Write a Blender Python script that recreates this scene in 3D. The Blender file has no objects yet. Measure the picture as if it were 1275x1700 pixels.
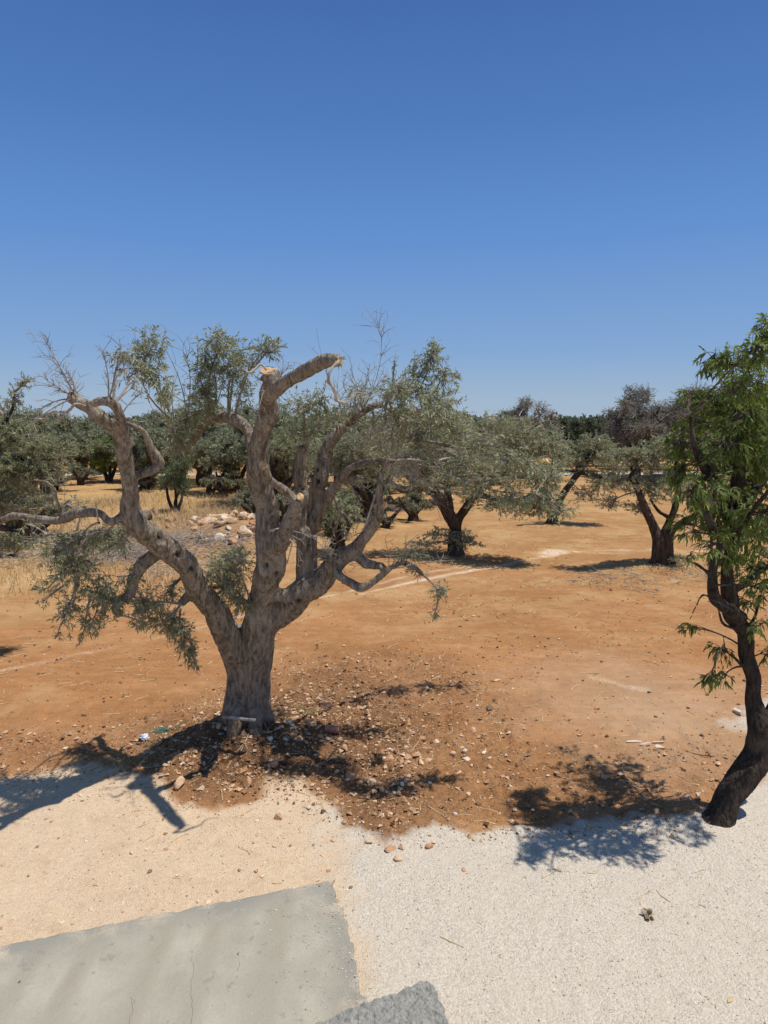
import bpy, math, random
import numpy as np
from mathutils import Vector, noise as mn
random.seed(7); RNG = np.random.default_rng(7)
scene = bpy.context.scene
COL = scene.collection
R = math.radians
# ------------------------------------------------------------------ camera
PITCH = R(7.25); F = 1179.0; CAMZ = 4.2
cam_d = bpy.data.cameras.new('camera'); cam = bpy.data.objects.new('camera', cam_d); COL.objects.link(cam)
cam.location = (0, 0, CAMZ); cam.rotation_euler = (math.pi/2 - PITCH, 0, 0)
cam_d.sensor_fit = 'VERTICAL'; cam_d.sensor_height = 36.0; cam_d.lens = 36.0*F/1700.0
cam_d.clip_start = 0.05; cam_d.clip_end = 6000
scene.camera = cam
cp, sp = math.cos(PITCH), math.sin(PITCH)
def ray(px, py):
    dx = (px-637.5)/F; dy = (850-py)/F
    return np.array([dx, cp+dy*sp, -sp+dy*cp])
LEAN = False; LEANA = False; KNOT = 0.0; LR = np.random.default_rng(4)
def at(px, py, Y):
    if LEAN: Y = TRY+(Y-TRY)*1.35-1.15*min(max((1120-py)/450, 0), 1.1)
    if LEANA: Y -= .75*min(max((1130-py)/300, 0), 1.0)
    d = ray(px, py); t = Y/d[1]
    return np.array([d[0]*t, Y, CAMZ+d[2]*t])
def gp(px, py, z=0.0):
    d = ray(px, py); t = (z-CAMZ)/d[2]
    return np.array([d[0]*t, d[1]*t, z])
def pxm(r, Y): return r*Y*(.93 if LEAN else .97 if LEANA else 1.03)/F            # pixel radius -> metres at forward distance Y

# ------------------------------------------------------------------ light
SX, SY = -0.36, 0.06
sun_dir = Vector((-SX, -SY, 1)).normalized()
sd = bpy.data.lights.new('sun', 'SUN'); so = bpy.data.objects.new('sun', sd); COL.objects.link(so)
sd.energy = 5.0; sd.angle = R(0.53); sd.color = (1.0, 0.95, 0.87)
so.rotation_euler = sun_dir.to_track_quat('Z', 'Y').to_euler(); so.location = (5, 5, 20)
w = bpy.data.worlds.new('World'); scene.world = w; w.use_nodes = True
wn = w.node_tree; wn.nodes.clear()
sky = wn.nodes.new('ShaderNodeTexSky'); sky.sky_type = 'NISHITA'; sky.sun_disc = False
sky.sun_elevation = math.asin(sun_dir.z); sky.sun_rotation = math.atan2(sun_dir.x, sun_dir.y)
sky.altitude = 50; sky.air_density = 1.0; sky.dust_density = 0.6; sky.ozone_density = 2.2
hs = wn.nodes.new('ShaderNodeHueSaturation'); hs.inputs['Saturation'].default_value = 1.12
bg = wn.nodes.new('ShaderNodeBackground'); bg.inputs['Strength'].default_value = 0.085
wo = wn.nodes.new('ShaderNodeOutputWorld')
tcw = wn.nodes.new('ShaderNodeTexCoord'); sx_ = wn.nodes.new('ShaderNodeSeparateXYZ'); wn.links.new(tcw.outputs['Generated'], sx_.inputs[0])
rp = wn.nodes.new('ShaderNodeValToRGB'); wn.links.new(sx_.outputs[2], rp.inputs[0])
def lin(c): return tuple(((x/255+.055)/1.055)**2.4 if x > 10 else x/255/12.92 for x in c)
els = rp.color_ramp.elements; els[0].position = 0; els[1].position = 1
stops = [(0, (168, 188, 211)), (.03, (158, 183, 210)), (.09, (132, 168, 214)), (.236, (99, 146, 211)), (.368, (80, 125, 192)), (.477, (68, 110, 176)), (.6, (66, 108, 170)), (1, (112, 140, 180))]  # zenith stop brightened above the view as added fill light
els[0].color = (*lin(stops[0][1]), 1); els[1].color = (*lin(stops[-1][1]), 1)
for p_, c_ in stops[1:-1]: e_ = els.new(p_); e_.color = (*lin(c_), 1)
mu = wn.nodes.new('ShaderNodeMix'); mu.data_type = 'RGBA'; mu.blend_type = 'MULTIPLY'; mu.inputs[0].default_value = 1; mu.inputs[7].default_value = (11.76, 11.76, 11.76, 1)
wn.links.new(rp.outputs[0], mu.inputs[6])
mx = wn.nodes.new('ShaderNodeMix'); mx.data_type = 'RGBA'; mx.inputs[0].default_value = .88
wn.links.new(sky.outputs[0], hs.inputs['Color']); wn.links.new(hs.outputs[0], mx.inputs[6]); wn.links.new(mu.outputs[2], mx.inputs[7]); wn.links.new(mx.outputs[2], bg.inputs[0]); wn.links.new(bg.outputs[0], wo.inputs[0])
scene.view_settings.view_transform = 'Standard'; scene.view_settings.look = 'None'; scene.view_settings.exposure = 0
scene.cycles.max_bounces = 6; scene.cycles.transparent_max_bounces = 4

# ------------------------------------------------------------------ node helpers
class NT:
    def __init__(s, name):
        s.m = bpy.data.materials.new(name); s.m.use_nodes = True; s.t = s.m.node_tree; s.t.nodes.clear()
        s.out = s.n('ShaderNodeOutputMaterial')
        s.geo = s.n('ShaderNodeNewGeometry'); s.tc = s.n('ShaderNodeTexCoord')
    def n(s, ty, **kw):
        x = s.t.nodes.new(ty)
        for k, v in kw.items(): setattr(x, k, v)
        return x
    def set(s, sock, v):
        if hasattr(v, 'is_output') or isinstance(v, bpy.types.NodeSocket): s.t.links.new(v, sock)
        else:
            if isinstance(v, (tuple, list)) and len(v) == 3 and sock.type == 'RGBA': v = (*v, 1)
            sock.default_value = v
    def mapv(s, scale=(1, 1, 1), rot=(0, 0, 0), vec=None):
        m = s.n('ShaderNodeMapping'); s.t.links.new(vec or s.tc.outputs['Object'], m.inputs[0])
        m.inputs['Rotation'].default_value = rot; m.inputs['Scale'].default_value = scale
        return m.outputs[0]
    def noise(s, scale, detail=3, rough=.55, vec=None, dist=0.0):
        x = s.n('ShaderNodeTexNoise'); s.t.links.new(vec or s.tc.outputs['Object'], x.inputs['Vector'])
        x.inputs['Scale'].default_value = scale; x.inputs['Detail'].default_value = detail
        x.inputs['Roughness'].default_value = rough; x.inputs['Distortion'].default_value = dist
        return x.outputs[0]
    def vor(s, scale, out='Distance', feature='F1', vec=None):
        x = s.n('ShaderNodeTexVoronoi', feature=feature); s.t.links.new(vec or s.tc.outputs['Object'], x.inputs['Vector'])
        x.inputs['Scale'].default_value = scale
        return x.outputs[out]
    def mix(s, f, a, b, mode='MIX'):
        x = s.n('ShaderNodeMix', data_type='RGBA', blend_type=mode)
        s.set(x.inputs[0], f); s.set(x.inputs[6], a); s.set(x.inputs[7], b)
        return x.outputs[2]
    def math(s, op, a, b=0.0, clamp=False):
        x = s.n('ShaderNodeMath', operation=op, use_clamp=clamp); s.set(x.inputs[0], a); s.set(x.inputs[1], b)
        return x.outputs[0]
    def rng(s, v, a, b, c=0.0, d=1.0):
        x = s.n('ShaderNodeMapRange'); s.set(x.inputs[0], v)
        for i, q in enumerate((a, b, c, d)): x.inputs[i+1].default_value = q
        return x.outputs[0]
    def attr(s, name, out='Fac'):
        x = s.n('ShaderNodeAttribute', attribute_name=name); return x.outputs[out]
    def bump(s, h, dist, strength=1.0, normal=None):
        x = s.n('ShaderNodeBump'); s.set(x.inputs['Height'], h); x.inputs['Distance'].default_value = dist
        x.inputs['Strength'].default_value = strength
        if normal: s.t.links.new(normal, x.inputs['Normal'])
        return x.outputs[0]
    def bsdf(s, col, rough=.9, normal=None, spec=.2):
        b = s.n('ShaderNodeBsdfPrincipled'); s.set(b.inputs['Base Color'], col); s.set(b.inputs['Roughness'], rough)
        b.inputs['Specular IOR Level'].default_value = spec
        if normal: s.t.links.new(normal, b.inputs['Normal'])
        return b.outputs[0]
    def fin(s, sh): s.t.links.new(sh, s.out.inputs[0]); return s.m

# ------------------------------------------------------------------ materials
def mat_bark(name, dark, light, lich, scale=1.0, redd=None):
    n = NT(name)
    v = n.mapv((1, 1, .28))
    a = n.noise(22*scale, 5, .65, v); b = n.noise(2.2*scale, 3); c = n.noise(70*scale, 2, .6)
    col = n.mix(n.rng(a, .36, .62), dark, light)
    col = n.mix(n.rng(b, .52, .68, 0, .6), col, lich)
    col = n.mix(n.rng(c, .3, .7, 0, .45), col, tuple(x*.5 for x in dark), 'MIX')
    sh = n.attr('cav'); col = n.mix(sh, col, (.02, .015, .01))  # shade inside the hollows painted near-black into the bark colour
    if redd:
        zz_ = n.n('ShaderNodeSeparateXYZ'); n.t.links.new(n.tc.outputs['Object'], zz_.inputs[0])
        col = n.mix(n.math('MULTIPLY', n.rng(n.math('ADD', zz_.outputs[2], n.math('MULTIPLY', n.noise(6, 4), .5)), .52, .15), .8), col, redd)
    if False: col = n.mix(n.rng(n.noise(1.3, 3), .5, .62, 0, .75), col, redd)
    k = n.vor(30*scale, vec=v, feature='F1')
    col = n.mix(n.rng(n.vor(48*scale, vec=n.mapv((1, 1, .6))), .0, .22, .55, 0), col, tuple(x*.45 for x in dark))
    h = n.math('ADD', n.math('MULTIPLY', a, 1.4), n.math('MULTIPLY', k, -.7)); h = n.math('ADD', h, n.math('MULTIPLY', c, .3))
    return n.fin(n.bsdf(col, .92, n.bump(h, .045/scale, 1.0), .15))
M = {}
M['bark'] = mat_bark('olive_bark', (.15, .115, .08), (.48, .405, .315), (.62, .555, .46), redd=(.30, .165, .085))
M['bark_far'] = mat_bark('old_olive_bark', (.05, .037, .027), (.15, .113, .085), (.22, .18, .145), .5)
M['almond_bark'] = mat_bark('almond_bark', (.03, .022, .017), (.10, .075, .058), (.17, .14, .115), 1.3)
def mat_twig(name, a, b):
    n = NT(name); col = n.mix(n.rng(n.noise(9, 2), .35, .65), a, b)
    return n.fin(n.bsdf(col, .9, None, .15))
M['twig'] = mat_twig('grey_twig', (.20, .165, .135), (.38, .33, .28))
M['twig_dark'] = mat_twig('dark_twig', (.05, .04, .03), (.13, .10, .08))
M['twig_pale'] = mat_twig('bleached_twig', (.27, .225, .175), (.50, .445, .37))
M['straw'] = mat_twig('dry_straw', (.42, .30, .15), (.66, .50, .29))
def mat_leaf(name, top, top2, under, trans=.25, rough=.45, tcol=None):
    n = NT(name)
    r = n.attr('rnd'); col = n.mix(r, top, top2)
    col = n.mix(n.geo.outputs['Backfacing'], col, n.mix(r, under, tuple(x*.7 for x in under)))
    b = n.bsdf(col, rough+.12, None, .18)
    t = n.n('ShaderNodeBsdfTranslucent'); n.set(t.inputs[0], n.mix(.5, col, tcol or top2))
    x = n.n('ShaderNodeMixShader'); x.inputs[0].default_value = trans
    n.t.links.new(b, x.inputs[1]); n.t.links.new(t.outputs[0], x.inputs[2])
    return n.fin(x.outputs[0])
M['leaf'] = mat_leaf('olive_leaf', (.13, .165, .055), (.33, .36, .165), (.46, .47, .32), .38, .42)
M['leaf_mid'] = mat_leaf('olive_leaf_grey', (.16, .185, .08), (.38, .40, .22), (.48, .49, .34), .35, .45)
M['leaf_far'] = mat_leaf('olive_leaf_distant', (.14, .165, .085), (.37, .395, .24), (.40, .41, .27), .4, .6)
M['leaf_pine'] = mat_leaf('dark_evergreen_leaf', (.055, .074, .036), (.145, .175, .09), (.15, .17, .10), .25, .7)
M['leaf_lime'] = mat_leaf('bright_green_leaf', (.15, .25, .03), (.29, .42, .07), (.26, .36, .10), .5, .5)
M['leaf_green'] = mat_leaf('shrub_leaf', (.065, .105, .03), (.15, .20, .07), (.17, .21, .11), .2, .5)
M['leaf_almond'] = mat_leaf('almond_leaf', (.05, .08, .02), (.20, .265, .055), (.20, .255, .085), .38, .33, (.32, .40, .03))
M['leaf_dead'] = mat_leaf('dead_leaf', (.16, .155, .11), (.30, .285, .21), (.3, .285, .21), .3, .8)
def mat_simple(name, a, b, scale=8, rough=.85, bd=.004, bs=40, spec=.2):
    n = NT(name); col = n.mix(n.rng(n.noise(scale, 4, .6), .35, .65), a, b)
    oi = n.n('ShaderNodeObjectInfo')
    col = n.mix(n.rng(oi.outputs['Random'], 0, 1, 0, .45), col, n.mix(.5, a, (.30, .22, .16)))
    return n.fin(n.bsdf(col, rough, n.bump(n.noise(bs, 4, .6), bd), spec))
M['stone'] = mat_simple('limestone', (.50, .335, .19), (.64, .455, .285), 12, .9, .012, 30)
M['stone_red'] = mat_simple('reddish_stone', (.40, .205, .10), (.56, .33, .19), 12, .9, .012, 30)
M['stone_white'] = mat_simple('pale_stone', (.56, .45, .33), (.70, .59, .47), 12, .9, .01, 30)
M['stone_dark'] = mat_simple('brown_stone', (.13, .09, .06), (.26, .19, .13), 12, .9, .01, 30)
M['cutwood'] = mat_simple('fresh_cut_wood', (.36, .20, .09), (.66, .46, .25), 22, .8, .006, 60)
M['terracotta'] = mat_simple('terracotta', (.44, .16, .09), (.52, .21, .12), 20, .7, .002, 60)
M['metal'] = mat_simple('galvanised_tube', (.17, .17, .165), (.26, .255, .25), 20, .45, .001, 60, .5)
M['plastic'] = mat_simple('white_blue_plastic', (.62, .68, .80), (.75, .78, .84), 20, .5, .004, 30)
M['netting'] = mat_simple('green_netting', (.05, .16, .12), (.10, .24, .19), 20, .7, .002, 60)
M['redscrap'] = mat_simple('red_scrap', (.35, .04, .05), (.45, .08, .08), 20, .6, .002, 60)
M['whitewall'] = mat_simple('rubble_wall_stone', (.40, .36, .31), (.60, .56, .50), 2, .9, .05, 4)
def mat_pebble(name, cols):
    n = NT(name); r = n.attr('rnd'); x = n.n('ShaderNodeValToRGB'); n.t.links.new(r, x.inputs[0])
    e = x.color_ramp.elements; e[0].position = 0; e[0].color = (*cols[0], 1); e[1].position = 1; e[1].color = (*cols[-1], 1)
    for i, c in enumerate(cols[1:-1]): q = e.new((i+1)/(len(cols)-1)); q.color = (*c, 1)
    return n.fin(n.bsdf(x.outputs[0], .9, None, .15))
M['peb_soil'] = mat_pebble('soil_pebbles', [(.12, .06, .03), (.26, .14, .07), (.40, .24, .13), (.52, .35, .21), (.62, .46, .31)])
M['peb_sand'] = mat_pebble('sand_pebbles', [(.30, .17, .09), (.46, .30, .18), (.60, .44, .29), (.68, .52, .37)])
M['peb_white'] = mat_pebble('gravel_chips', [(.30, .24, .18), (.46, .40, .32), (.56, .50, .42), (.68, .62, .54)])

# ------------------------------------------------------------------ mesh helpers
def build(name, V, faces, mat, parent=None, attrs=None, smooth=False, local=None):
    """V (n,3); faces: list of int arrays (m,3) or (m,4)"""
    V = np.asarray(V, dtype=np.float32).reshape(-1, 3)
    if local is not None: V = V - np.asarray(local, dtype=np.float32)
    me = bpy.data.meshes.new(name)
    me.vertices.add(len(V)); me.vertices.foreach_set('co', V.ravel())
    faces = [np.asarray(f, dtype=np.int32) for f in faces if len(f)]
    tot = np.concatenate([np.full(len(f), f.shape[1], dtype=np.int32) for f in faces])
    idx = np.concatenate([f.ravel() for f in faces])
    me.loops.add(len(idx)); me.loops.foreach_set('vertex_index', idx)
    me.polygons.add(len(tot)); me.polygons.foreach_set('loop_start', np.concatenate([[0], np.cumsum(tot)[:-1]]).astype(np.int32))
    me.polygons.foreach_set('loop_total', tot)
    me.polygons.foreach_set('use_smooth', np.full(len(tot), smooth))
    if attrs:
        for k, v in attrs.items():
            a = me.attributes.new(k, 'FLOAT', 'POINT'); a.data.foreach_set('value', np.asarray(v, dtype=np.float32))
    me.update(calc_edges=True); me.validate()
    if mat: me.materials.append(mat)
    o = bpy.data.objects.new(name, me); COL.objects.link(o)
    if parent: o.parent = parent
    return o
class MB:
    def __init__(s): s.v = []; s.f3 = []; s.f4 = []; s.r = []; s.n = 0
    def add(s, V, f3=None, f4=None, rnd=0.5):
        V = np.asarray(V, dtype=np.float64).reshape(-1, 3)
        if f3 is not None and len(f3): s.f3.append(np.asarray(f3)+s.n)
        if f4 is not None and len(f4): s.f4.append(np.asarray(f4)+s.n)
        s.v.append(V); s.r.append(np.broadcast_to(np.asarray(rnd, dtype=np.float64), (len(V),))); s.n += len(V)
    def out(s, name, mat, parent=None, smooth=False, local=None):
        fs = []
        if s.f3: fs.append(np.concatenate(s.f3))
        if s.f4: fs.append(np.concatenate(s.f4))
        return build(name, np.concatenate(s.v), fs, mat, parent, {'rnd': np.concatenate(s.r)}, smooth, local)
def unit(v): 
    v = np.asarray(v, dtype=float); return v/(np.linalg.norm(v, axis=-1, keepdims=True)+1e-9)
def spline(pts, seg=6):
    """Catmull-Rom through rows of pts (any columns)"""
    P = np.asarray(pts, dtype=float)
    if len(P) < 3: 
        t = np.linspace(0, 1, seg+1)[:, None]; return P[0]*(1-t)+P[-1]*t
    Q = np.vstack([2*P[0]-P[1], P, 2*P[-1]-P[-2]]); out = []
    for i in range(1, len(Q)-2):
        t = np.linspace(0, 1, seg, endpoint=False)[:, None]
        a, b, c, d = Q[i-1], Q[i], Q[i+1], Q[i+2]
        out.append(.5*((2*b)+(-a+c)*t+(2*a-5*b+4*c-d)*t*t+(-a+3*b-3*c+d)*t**3))
    out.append(P[-1:]); return np.vstack(out)
def tube(mb, pts, rad, sides=6, rnd=.5, cap=True, wob=0.0):
    P = np.asarray(pts, dtype=float); n = len(P); rad = np.broadcast_to(np.asarray(rad, dtype=float), (n,))
    T = np.gradient(P, axis=0); T = unit(T)
    up = np.array([0, 0, 1.]) if abs(T[0, 2]) < .9 else np.array([1., 0, 0])
    u = unit(np.cross(T[0], up)); V = []
    ang = np.arange(sides)*2*math.pi/sides
    for i in range(n):
        u = unit(u - T[i]*np.dot(u, T[i])); w_ = np.cross(T[i], u)
        rr = rad[i]*(1+(RNG.uniform(-wob, wob, sides) if wob else 0))
        V.append(P[i]+(np.cos(ang)*rr)[:, None]*u+(np.sin(ang)*rr)[:, None]*w_)
    V = np.vstack(V); a = np.arange(sides); b = (a+1) % sides; f4 = []
    for i in range(n-1): f4.append(np.stack([i*sides+a, i*sides+b, (i+1)*sides+b, (i+1)*sides+a], 1))
    f3 = []
    if cap:
        V = np.vstack([V, P[0], P[-1]]); c0 = n*sides; e = (n-1)*sides
        f3 = np.vstack([np.stack([b, a, np.full(sides, c0)], 1), np.stack([e+a, e+b, np.full(sides, c0+1)], 1)])
    mb.add(V, f3, np.vstack(f4), rnd)
def leaves4(mb, P, D, N, L, W, rnd):
    """diamond leaves: P base, D direction, N normal"""
    n = len(P); S = unit(np.cross(D, N)); L = np.broadcast_to(L, (n,))[:, None]; W = np.broadcast_to(W, (n,))[:, None]
    V = np.stack([P, P+D*L*.45+S*W*.5, P+D*L, P+D*L*.45-S*W*.5], 1).reshape(-1, 3)
    mb.add(V, None, np.arange(n*4).reshape(n, 4), np.repeat(rnd, 4))
def leaves8(mb, P, D, N, L, W, rnd, droop=.25):
    """folded and curved leaves for near trees"""
    n = len(P); S = unit(np.cross(D, N)); L = np.broadcast_to(L, (n,))[:, None]; W = np.broadcast_to(W, (n,))[:, None]
    g = np.array([0, 0, -1.0]); 
    c1 = P+D*L*.35+N*W*-.12; c2 = P+D*L*.7+g*L*droop*.4
    V = np.stack([P, P+D*L*.35+S*W*.5, c1, P+D*L*.35-S*W*.5, c2+S*W*.36+N*W*.1, c2, c2-S*W*.36+N*W*.1, P+D*L+g*L*droop], 1).reshape(-1, 3)
    b = (np.arange(n)*8)[:, None]
    f4 = np.vstack([b+np.array([[1, 2, 5, 4]]), b+np.array([[2, 3, 6, 5]])])
    f3 = np.vstack([b+np.array([[0, 2, 1]]), b+np.array([[0, 3, 2]]), b+np.array([[4, 5, 7]]), b+np.array([[5, 6, 7]])])
    f3 = np.vstack([b+np.array([[0, 2, 1]])[:, ::1], b+np.array([[0, 3, 2]]), b+np.array([[4, 5, 7]]), b+np.array([[5, 6, 7]])])
    mb.add(V, f3, f4, np.repeat(rnd, 8))
def empty(name, loc, label=None, cat=None, group=None):
    o = bpy.data.objects.new(name, None); COL.objects.link(o); o.location = loc; o.empty_display_size = .3
    return tag(o, label, cat, group)
def tag(o, label=None, cat=None, group=None, kind=None):
    if label: o['label'] = label
    if cat: o['category'] = cat
    if group: o['group'] = group
    if kind: o['kind'] = kind
    return o
def copy_tree(o, loc, rz, s=1.0, label=None, group=None):
    c = o.copy(); COL.objects.link(c); c.location = loc; c.rotation_euler = (0, 0, rz); c.scale = (s, s, s)
    if label: c['label'] = label
    if group: c['group'] = group
    for ch in list(o.children):
        d = ch.copy(); COL.objects.link(d); d.parent = c
        for g in ch.children:
            e = g.copy(); COL.objects.link(e); e.parent = d
    return c

# ------------------------------------------------------------------ ground
def gauss(x, y, cx, cy, sx, sy): return np.exp(-((x-cx)/sx)**2-((y-cy)/sy)**2)
TRX, TRY = at(412, 1190, 9.1)[0], 9.1
def gh(x, y):
    x = np.asarray(x, float); y = np.asarray(y, float)
    z = .26*gauss(x, y, TRX, TRY-.15, 1.15, .95)+.08*gauss(x, y, TRX+1.4, TRY-.6, 1.3, 1.0)
    z = z+.12*gauss(x, y, 3.4, 7.1, .6, .4)+.22*gauss(x, y, 8.2, 20.2, 1.6, 1.1)+.15*gauss(x, y, 2.3, 23, 1.5, 1.2)
    z = z+.55*gauss(x, y, -5.6, 27, 1.5, 1.3)+.25*gauss(x, y, -9.5, 24, 4.0, 1.4)
    z = z+.03*np.sin(x*.9+1.3)*np.sin(y*.7)*np.clip((y-7)/4, 0, 1)
    return z
def axis(f0, f1, fs, lo, hi, k=1.09):
    a = list(np.arange(f0, f1+1e-6, fs)); s = fs
    while a[-1] < hi: s = min(s*k, 200); a.append(a[-1]+s)
    s = fs
    while a[0] > lo: s = min(s*k, 200); a.insert(0, a[0]-s)
    return np.array(a)
ax = axis(-6.5, 6.5, .045, -2500, 2500, 1.05); ay = axis(3.2, 16, .045, -300, 4000, 1.04)
GX, GY = np.meshgrid(ax, ay); gx, gy = GX.ravel(), GY.ravel()
def vnoise(x, y, s, seed=0):
    r = np.random.default_rng(seed); g = r.random((256, 256)); x = x*s+1000.3; y = y*s+1000.7
    xi = np.floor(x).astype(int); yi = np.floor(y).astype(int); fx = x-xi; fy = y-yi
    fx = fx*fx*(3-2*fx); fy = fy*fy*(3-2*fy)
    a = g[yi % 256, xi % 256]; b = g[yi % 256, (xi+1) % 256]; c = g[(yi+1) % 256, xi % 256]; d = g[(yi+1) % 256, (xi+1) % 256]
    return (a*(1-fx)+b*fx)*(1-fy)+(c*(1-fx)+d*fx)*fy-.5
def sdist(poly, x, y, closed=True):
    P = np.array(poly); n = len(P); d = np.full(x.shape, 1e9); ins = np.zeros(x.shape, bool)
    for i in range(n if closed else n-1):
        a, b = P[i], P[(i+1) % n]; ab = b-a; t = np.clip(((x-a[0])*ab[0]+(y-a[1])*ab[1])/(ab@ab+1e-12), 0, 1)
        d = np.minimum(d, np.hypot(x-a[0]-t*ab[0], y-a[1]-t*ab[1]))
        if closed:
            c = ((a[1] > y) != (b[1] > y)) & (x < (b[0]-a[0])*(y-a[1])/(b[1]-a[1]+1e-12)+a[0]); ins ^= c
    return np.where(ins, d, -d) if closed else d
def W2(pts): return [tuple(gp(*p)[:2]) for p in pts]
grav_poly = W2([(-900, 1235), (-200, 1262), (0, 1292), (70, 1285), (130, 1272), (200, 1282), (262, 1300), (300, 1335), (350, 1345), (420, 1335), (450, 1308), (500, 1305), (545, 1330), (570, 1368), (620, 1388), (645, 1398), (690, 1382), (730, 1372), (800, 1382), (830, 1372), (900, 1372), (980, 1362), (1060, 1362), (1130, 1368), (1180, 1366), (1215, 1330), (1275, 1280), (1500, 1230)])+[(14, 7), (14, -20), (-14, -20)]
white_poly = W2([(556, 1290), (558, 1390), (548, 1462), (610, 1665), (640, 1760)])+[(0, -20), (16, -20), (16, 12)]
white2_poly = W2([(1195, 1192), (1225, 1183), (1290, 1165), (1500, 1180), (1500, 1240), (1290, 1215), (1230, 1212)])
mound_poly = W2([(-50, 1215), (120, 1200), (235, 1190), (330, 1150), (390, 1120), (480, 1095), (600, 1080), (720, 1088), (800, 1125), (850, 1190), (890, 1240), (960, 1250), (1100, 1240), (1210, 1235), (1260, 1300), (1180, 1400), (900, 1400), (640, 1420), (480, 1340), (300, 1350), (180, 1290), (-50, 1300)])
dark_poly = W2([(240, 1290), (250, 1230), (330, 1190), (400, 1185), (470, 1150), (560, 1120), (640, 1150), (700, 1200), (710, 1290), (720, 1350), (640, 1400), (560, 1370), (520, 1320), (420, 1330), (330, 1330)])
dust_poly = W2([(900, 1130), (1000, 1095), (1120, 1120), (1210, 1150), (1270, 1165), (1250, 1250), (1100, 1255), (960, 1200)])
straw_poly = W2([(-700, 860), (0, 830), (140, 800), (260, 790), (420, 800), (560, 830), (600, 880), (480, 935), (330, 930), (200, 950), (80, 1000), (-300, 1020)])
rub_poly = W2([(100, 905), (200, 880), (290, 850), (340, 838), (420, 842), (470, 880), (450, 925), (320, 930), (160, 935)])
lines = [W2([(-300, 1160), (0, 1117), (130, 1087), (250, 1062), (345, 1040), (450, 1010), (560, 986), (700, 952), (790, 938)]), W2([(600, 985), (740, 955), (800, 944), (880, 928), (960, 915), (1060, 911), (1175, 916)]), W2([(985, 1122), (1030, 1135), (1070, 1142)])]
n1 = vnoise(gx, gy, .9, 1); n2 = vnoise(gx, gy, 3.1, 2); n3 = vnoise(gx, gy, 9, 3)
def zone(poly, wdt=.5, nz=.35): return np.clip((sdist(poly, gx, gy)+nz*(n2*.8+n3*.5))/wdt*.5+.5, 0, 1)
A_grav = zone(grav_poly, .16, .13)
A_white = zone(white_poly, .6, .45)
A_w2 = zone(white2_poly, .5, .5)
A_mound = zone(mound_poly, 1.0, .9); A_dark = zone(dark_poly, .8, .6); A_dust = zone(dust_poly, 2.2, 1.0)
A_straw = zone(straw_poly, 3.5, 3.0); A_rub = zone(rub_poly, 2.0, 2.0)
# dry shade litter rings under trees
for (cx, cy, rr) in ((8.2, 19.8, 1.9), (2.3, 22.8, 2.3), (6.6, 28.6, 1.8)):
    pass
A_line = np.zeros_like(gx)
for i, L in enumerate(lines):
    d = sdist(L, gx, gy, False)+.10*n2+.12*n1; A_line = np.maximum(A_line, np.clip(1-d/(.13+.004*gy), 0, 1)*(1 if i != 0 else .75)*np.clip(.85+n1*1.2, 0, 1))
spot = W2([(895, 920), (915, 912), (945, 914), (925, 921)]); A_line = np.maximum(A_line, np.clip(sdist(spot, gx, gy)/.5+.6, 0, 1))
zz = gh(gx, gy)
near = np.clip((60-gy)/30, 0, 1)*np.clip(1-np.abs(gx)/60, 0, 1)
rough_amt = A_mound*(1-A_grav)*.06+.016+.03*A_rub*near
zz = zz+(n3*rough_amt+n2*rough_amt*.9)*near+vnoise(gx, gy, 20, 5)*(.034*(A_mound*(1-A_grav))+.004+.03*A_dark)*near
slab_c1 = gp(550, 1460, 0.05); slab_c0 = gp(0, 1569, .05); slab_c2 = gp(609, 1662, .05)
slab_poly = [tuple(slab_c1[:2]), tuple((slab_c1+(slab_c0-slab_c1)*3)[:2]), tuple((slab_c1+(slab_c0-slab_c1)*3+(slab_c2-slab_c1)*6)[:2]), tuple((slab_c1+(slab_c2-slab_c1)*6)[:2])]
ds = sdist(slab_poly, gx, gy)
zz = np.where(ds > .02, np.minimum(zz, -.01), zz*np.clip(.3+np.abs(ds), 0, 1)+.012*np.clip(1+ds*3, 0, 1))
nx, ny = len(ax), len(ay); ii = np.arange(nx*ny).reshape(ny, nx)
gf = np.stack([ii[:-1, :-1], ii[:-1, 1:], ii[1:, 1:], ii[1:, :-1]], -1).reshape(-1, 4)
n = NT('earth_and_gravel')
fine = n.noise(26, 6, .7); mid = n.noise(2.2, 4, .6); big = n.noise(.25, 3, .6)
st = n.noise(3.0, 4, .65, n.mapv((.25, 1.6, 1), (0, 0, R(14)))); grit = n.noise(75, 3, .75)
soil = n.mix(n.rng(mid, .3, .7), (.375, .175, .072), (.50, .275, .125))
soil = n.mix(n.rng(big, .35, .65), soil, (.44, .215, .088))
soil = n.mix(n.rng(st, .40, .66, 0, .6), soil, (.31, .15, .062))
soil = n.mix(n.rng(n.noise(6.5, 6, .72), .5, .72, 0, .75), soil, (.27, .13, .058))
soil = n.mix(n.rng(grit, .5, .8, 0, .6), soil, (.64, .43, .27))
soil = n.mix(n.rng(n.noise(.8, 5, .65), .52, .68, 0, .5), soil, (.58, .37, .20))
cobb = n.vor(9, 'Color'); 
straw = n.mix(n.rng(n.noise(5, 5, .7), .35, .65), (.60, .42, .20), (.40, .25, .12))
fac = lambda a, lo=.25, hi=.75, am=.5: n.rng(n.math('ADD', n.attr(a), n.math('MULTIPLY', n.math('SUBTRACT', fine, .5), am)), lo, hi)
straw_far = n.rng(big, .40, .55, 0, .55)
geoY = n.n('ShaderNodeSeparateXYZ'); n.t.links.new(n.tc.outputs['Object'], geoY.inputs[0])
soil = n.mix(n.math('MULTIPLY', n.rng(geoY.outputs[1], 14, 30), n.rng(n.noise(1.1, 5, .7), .35, .65, .25, .85)), soil, (.45, .285, .135))
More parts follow.
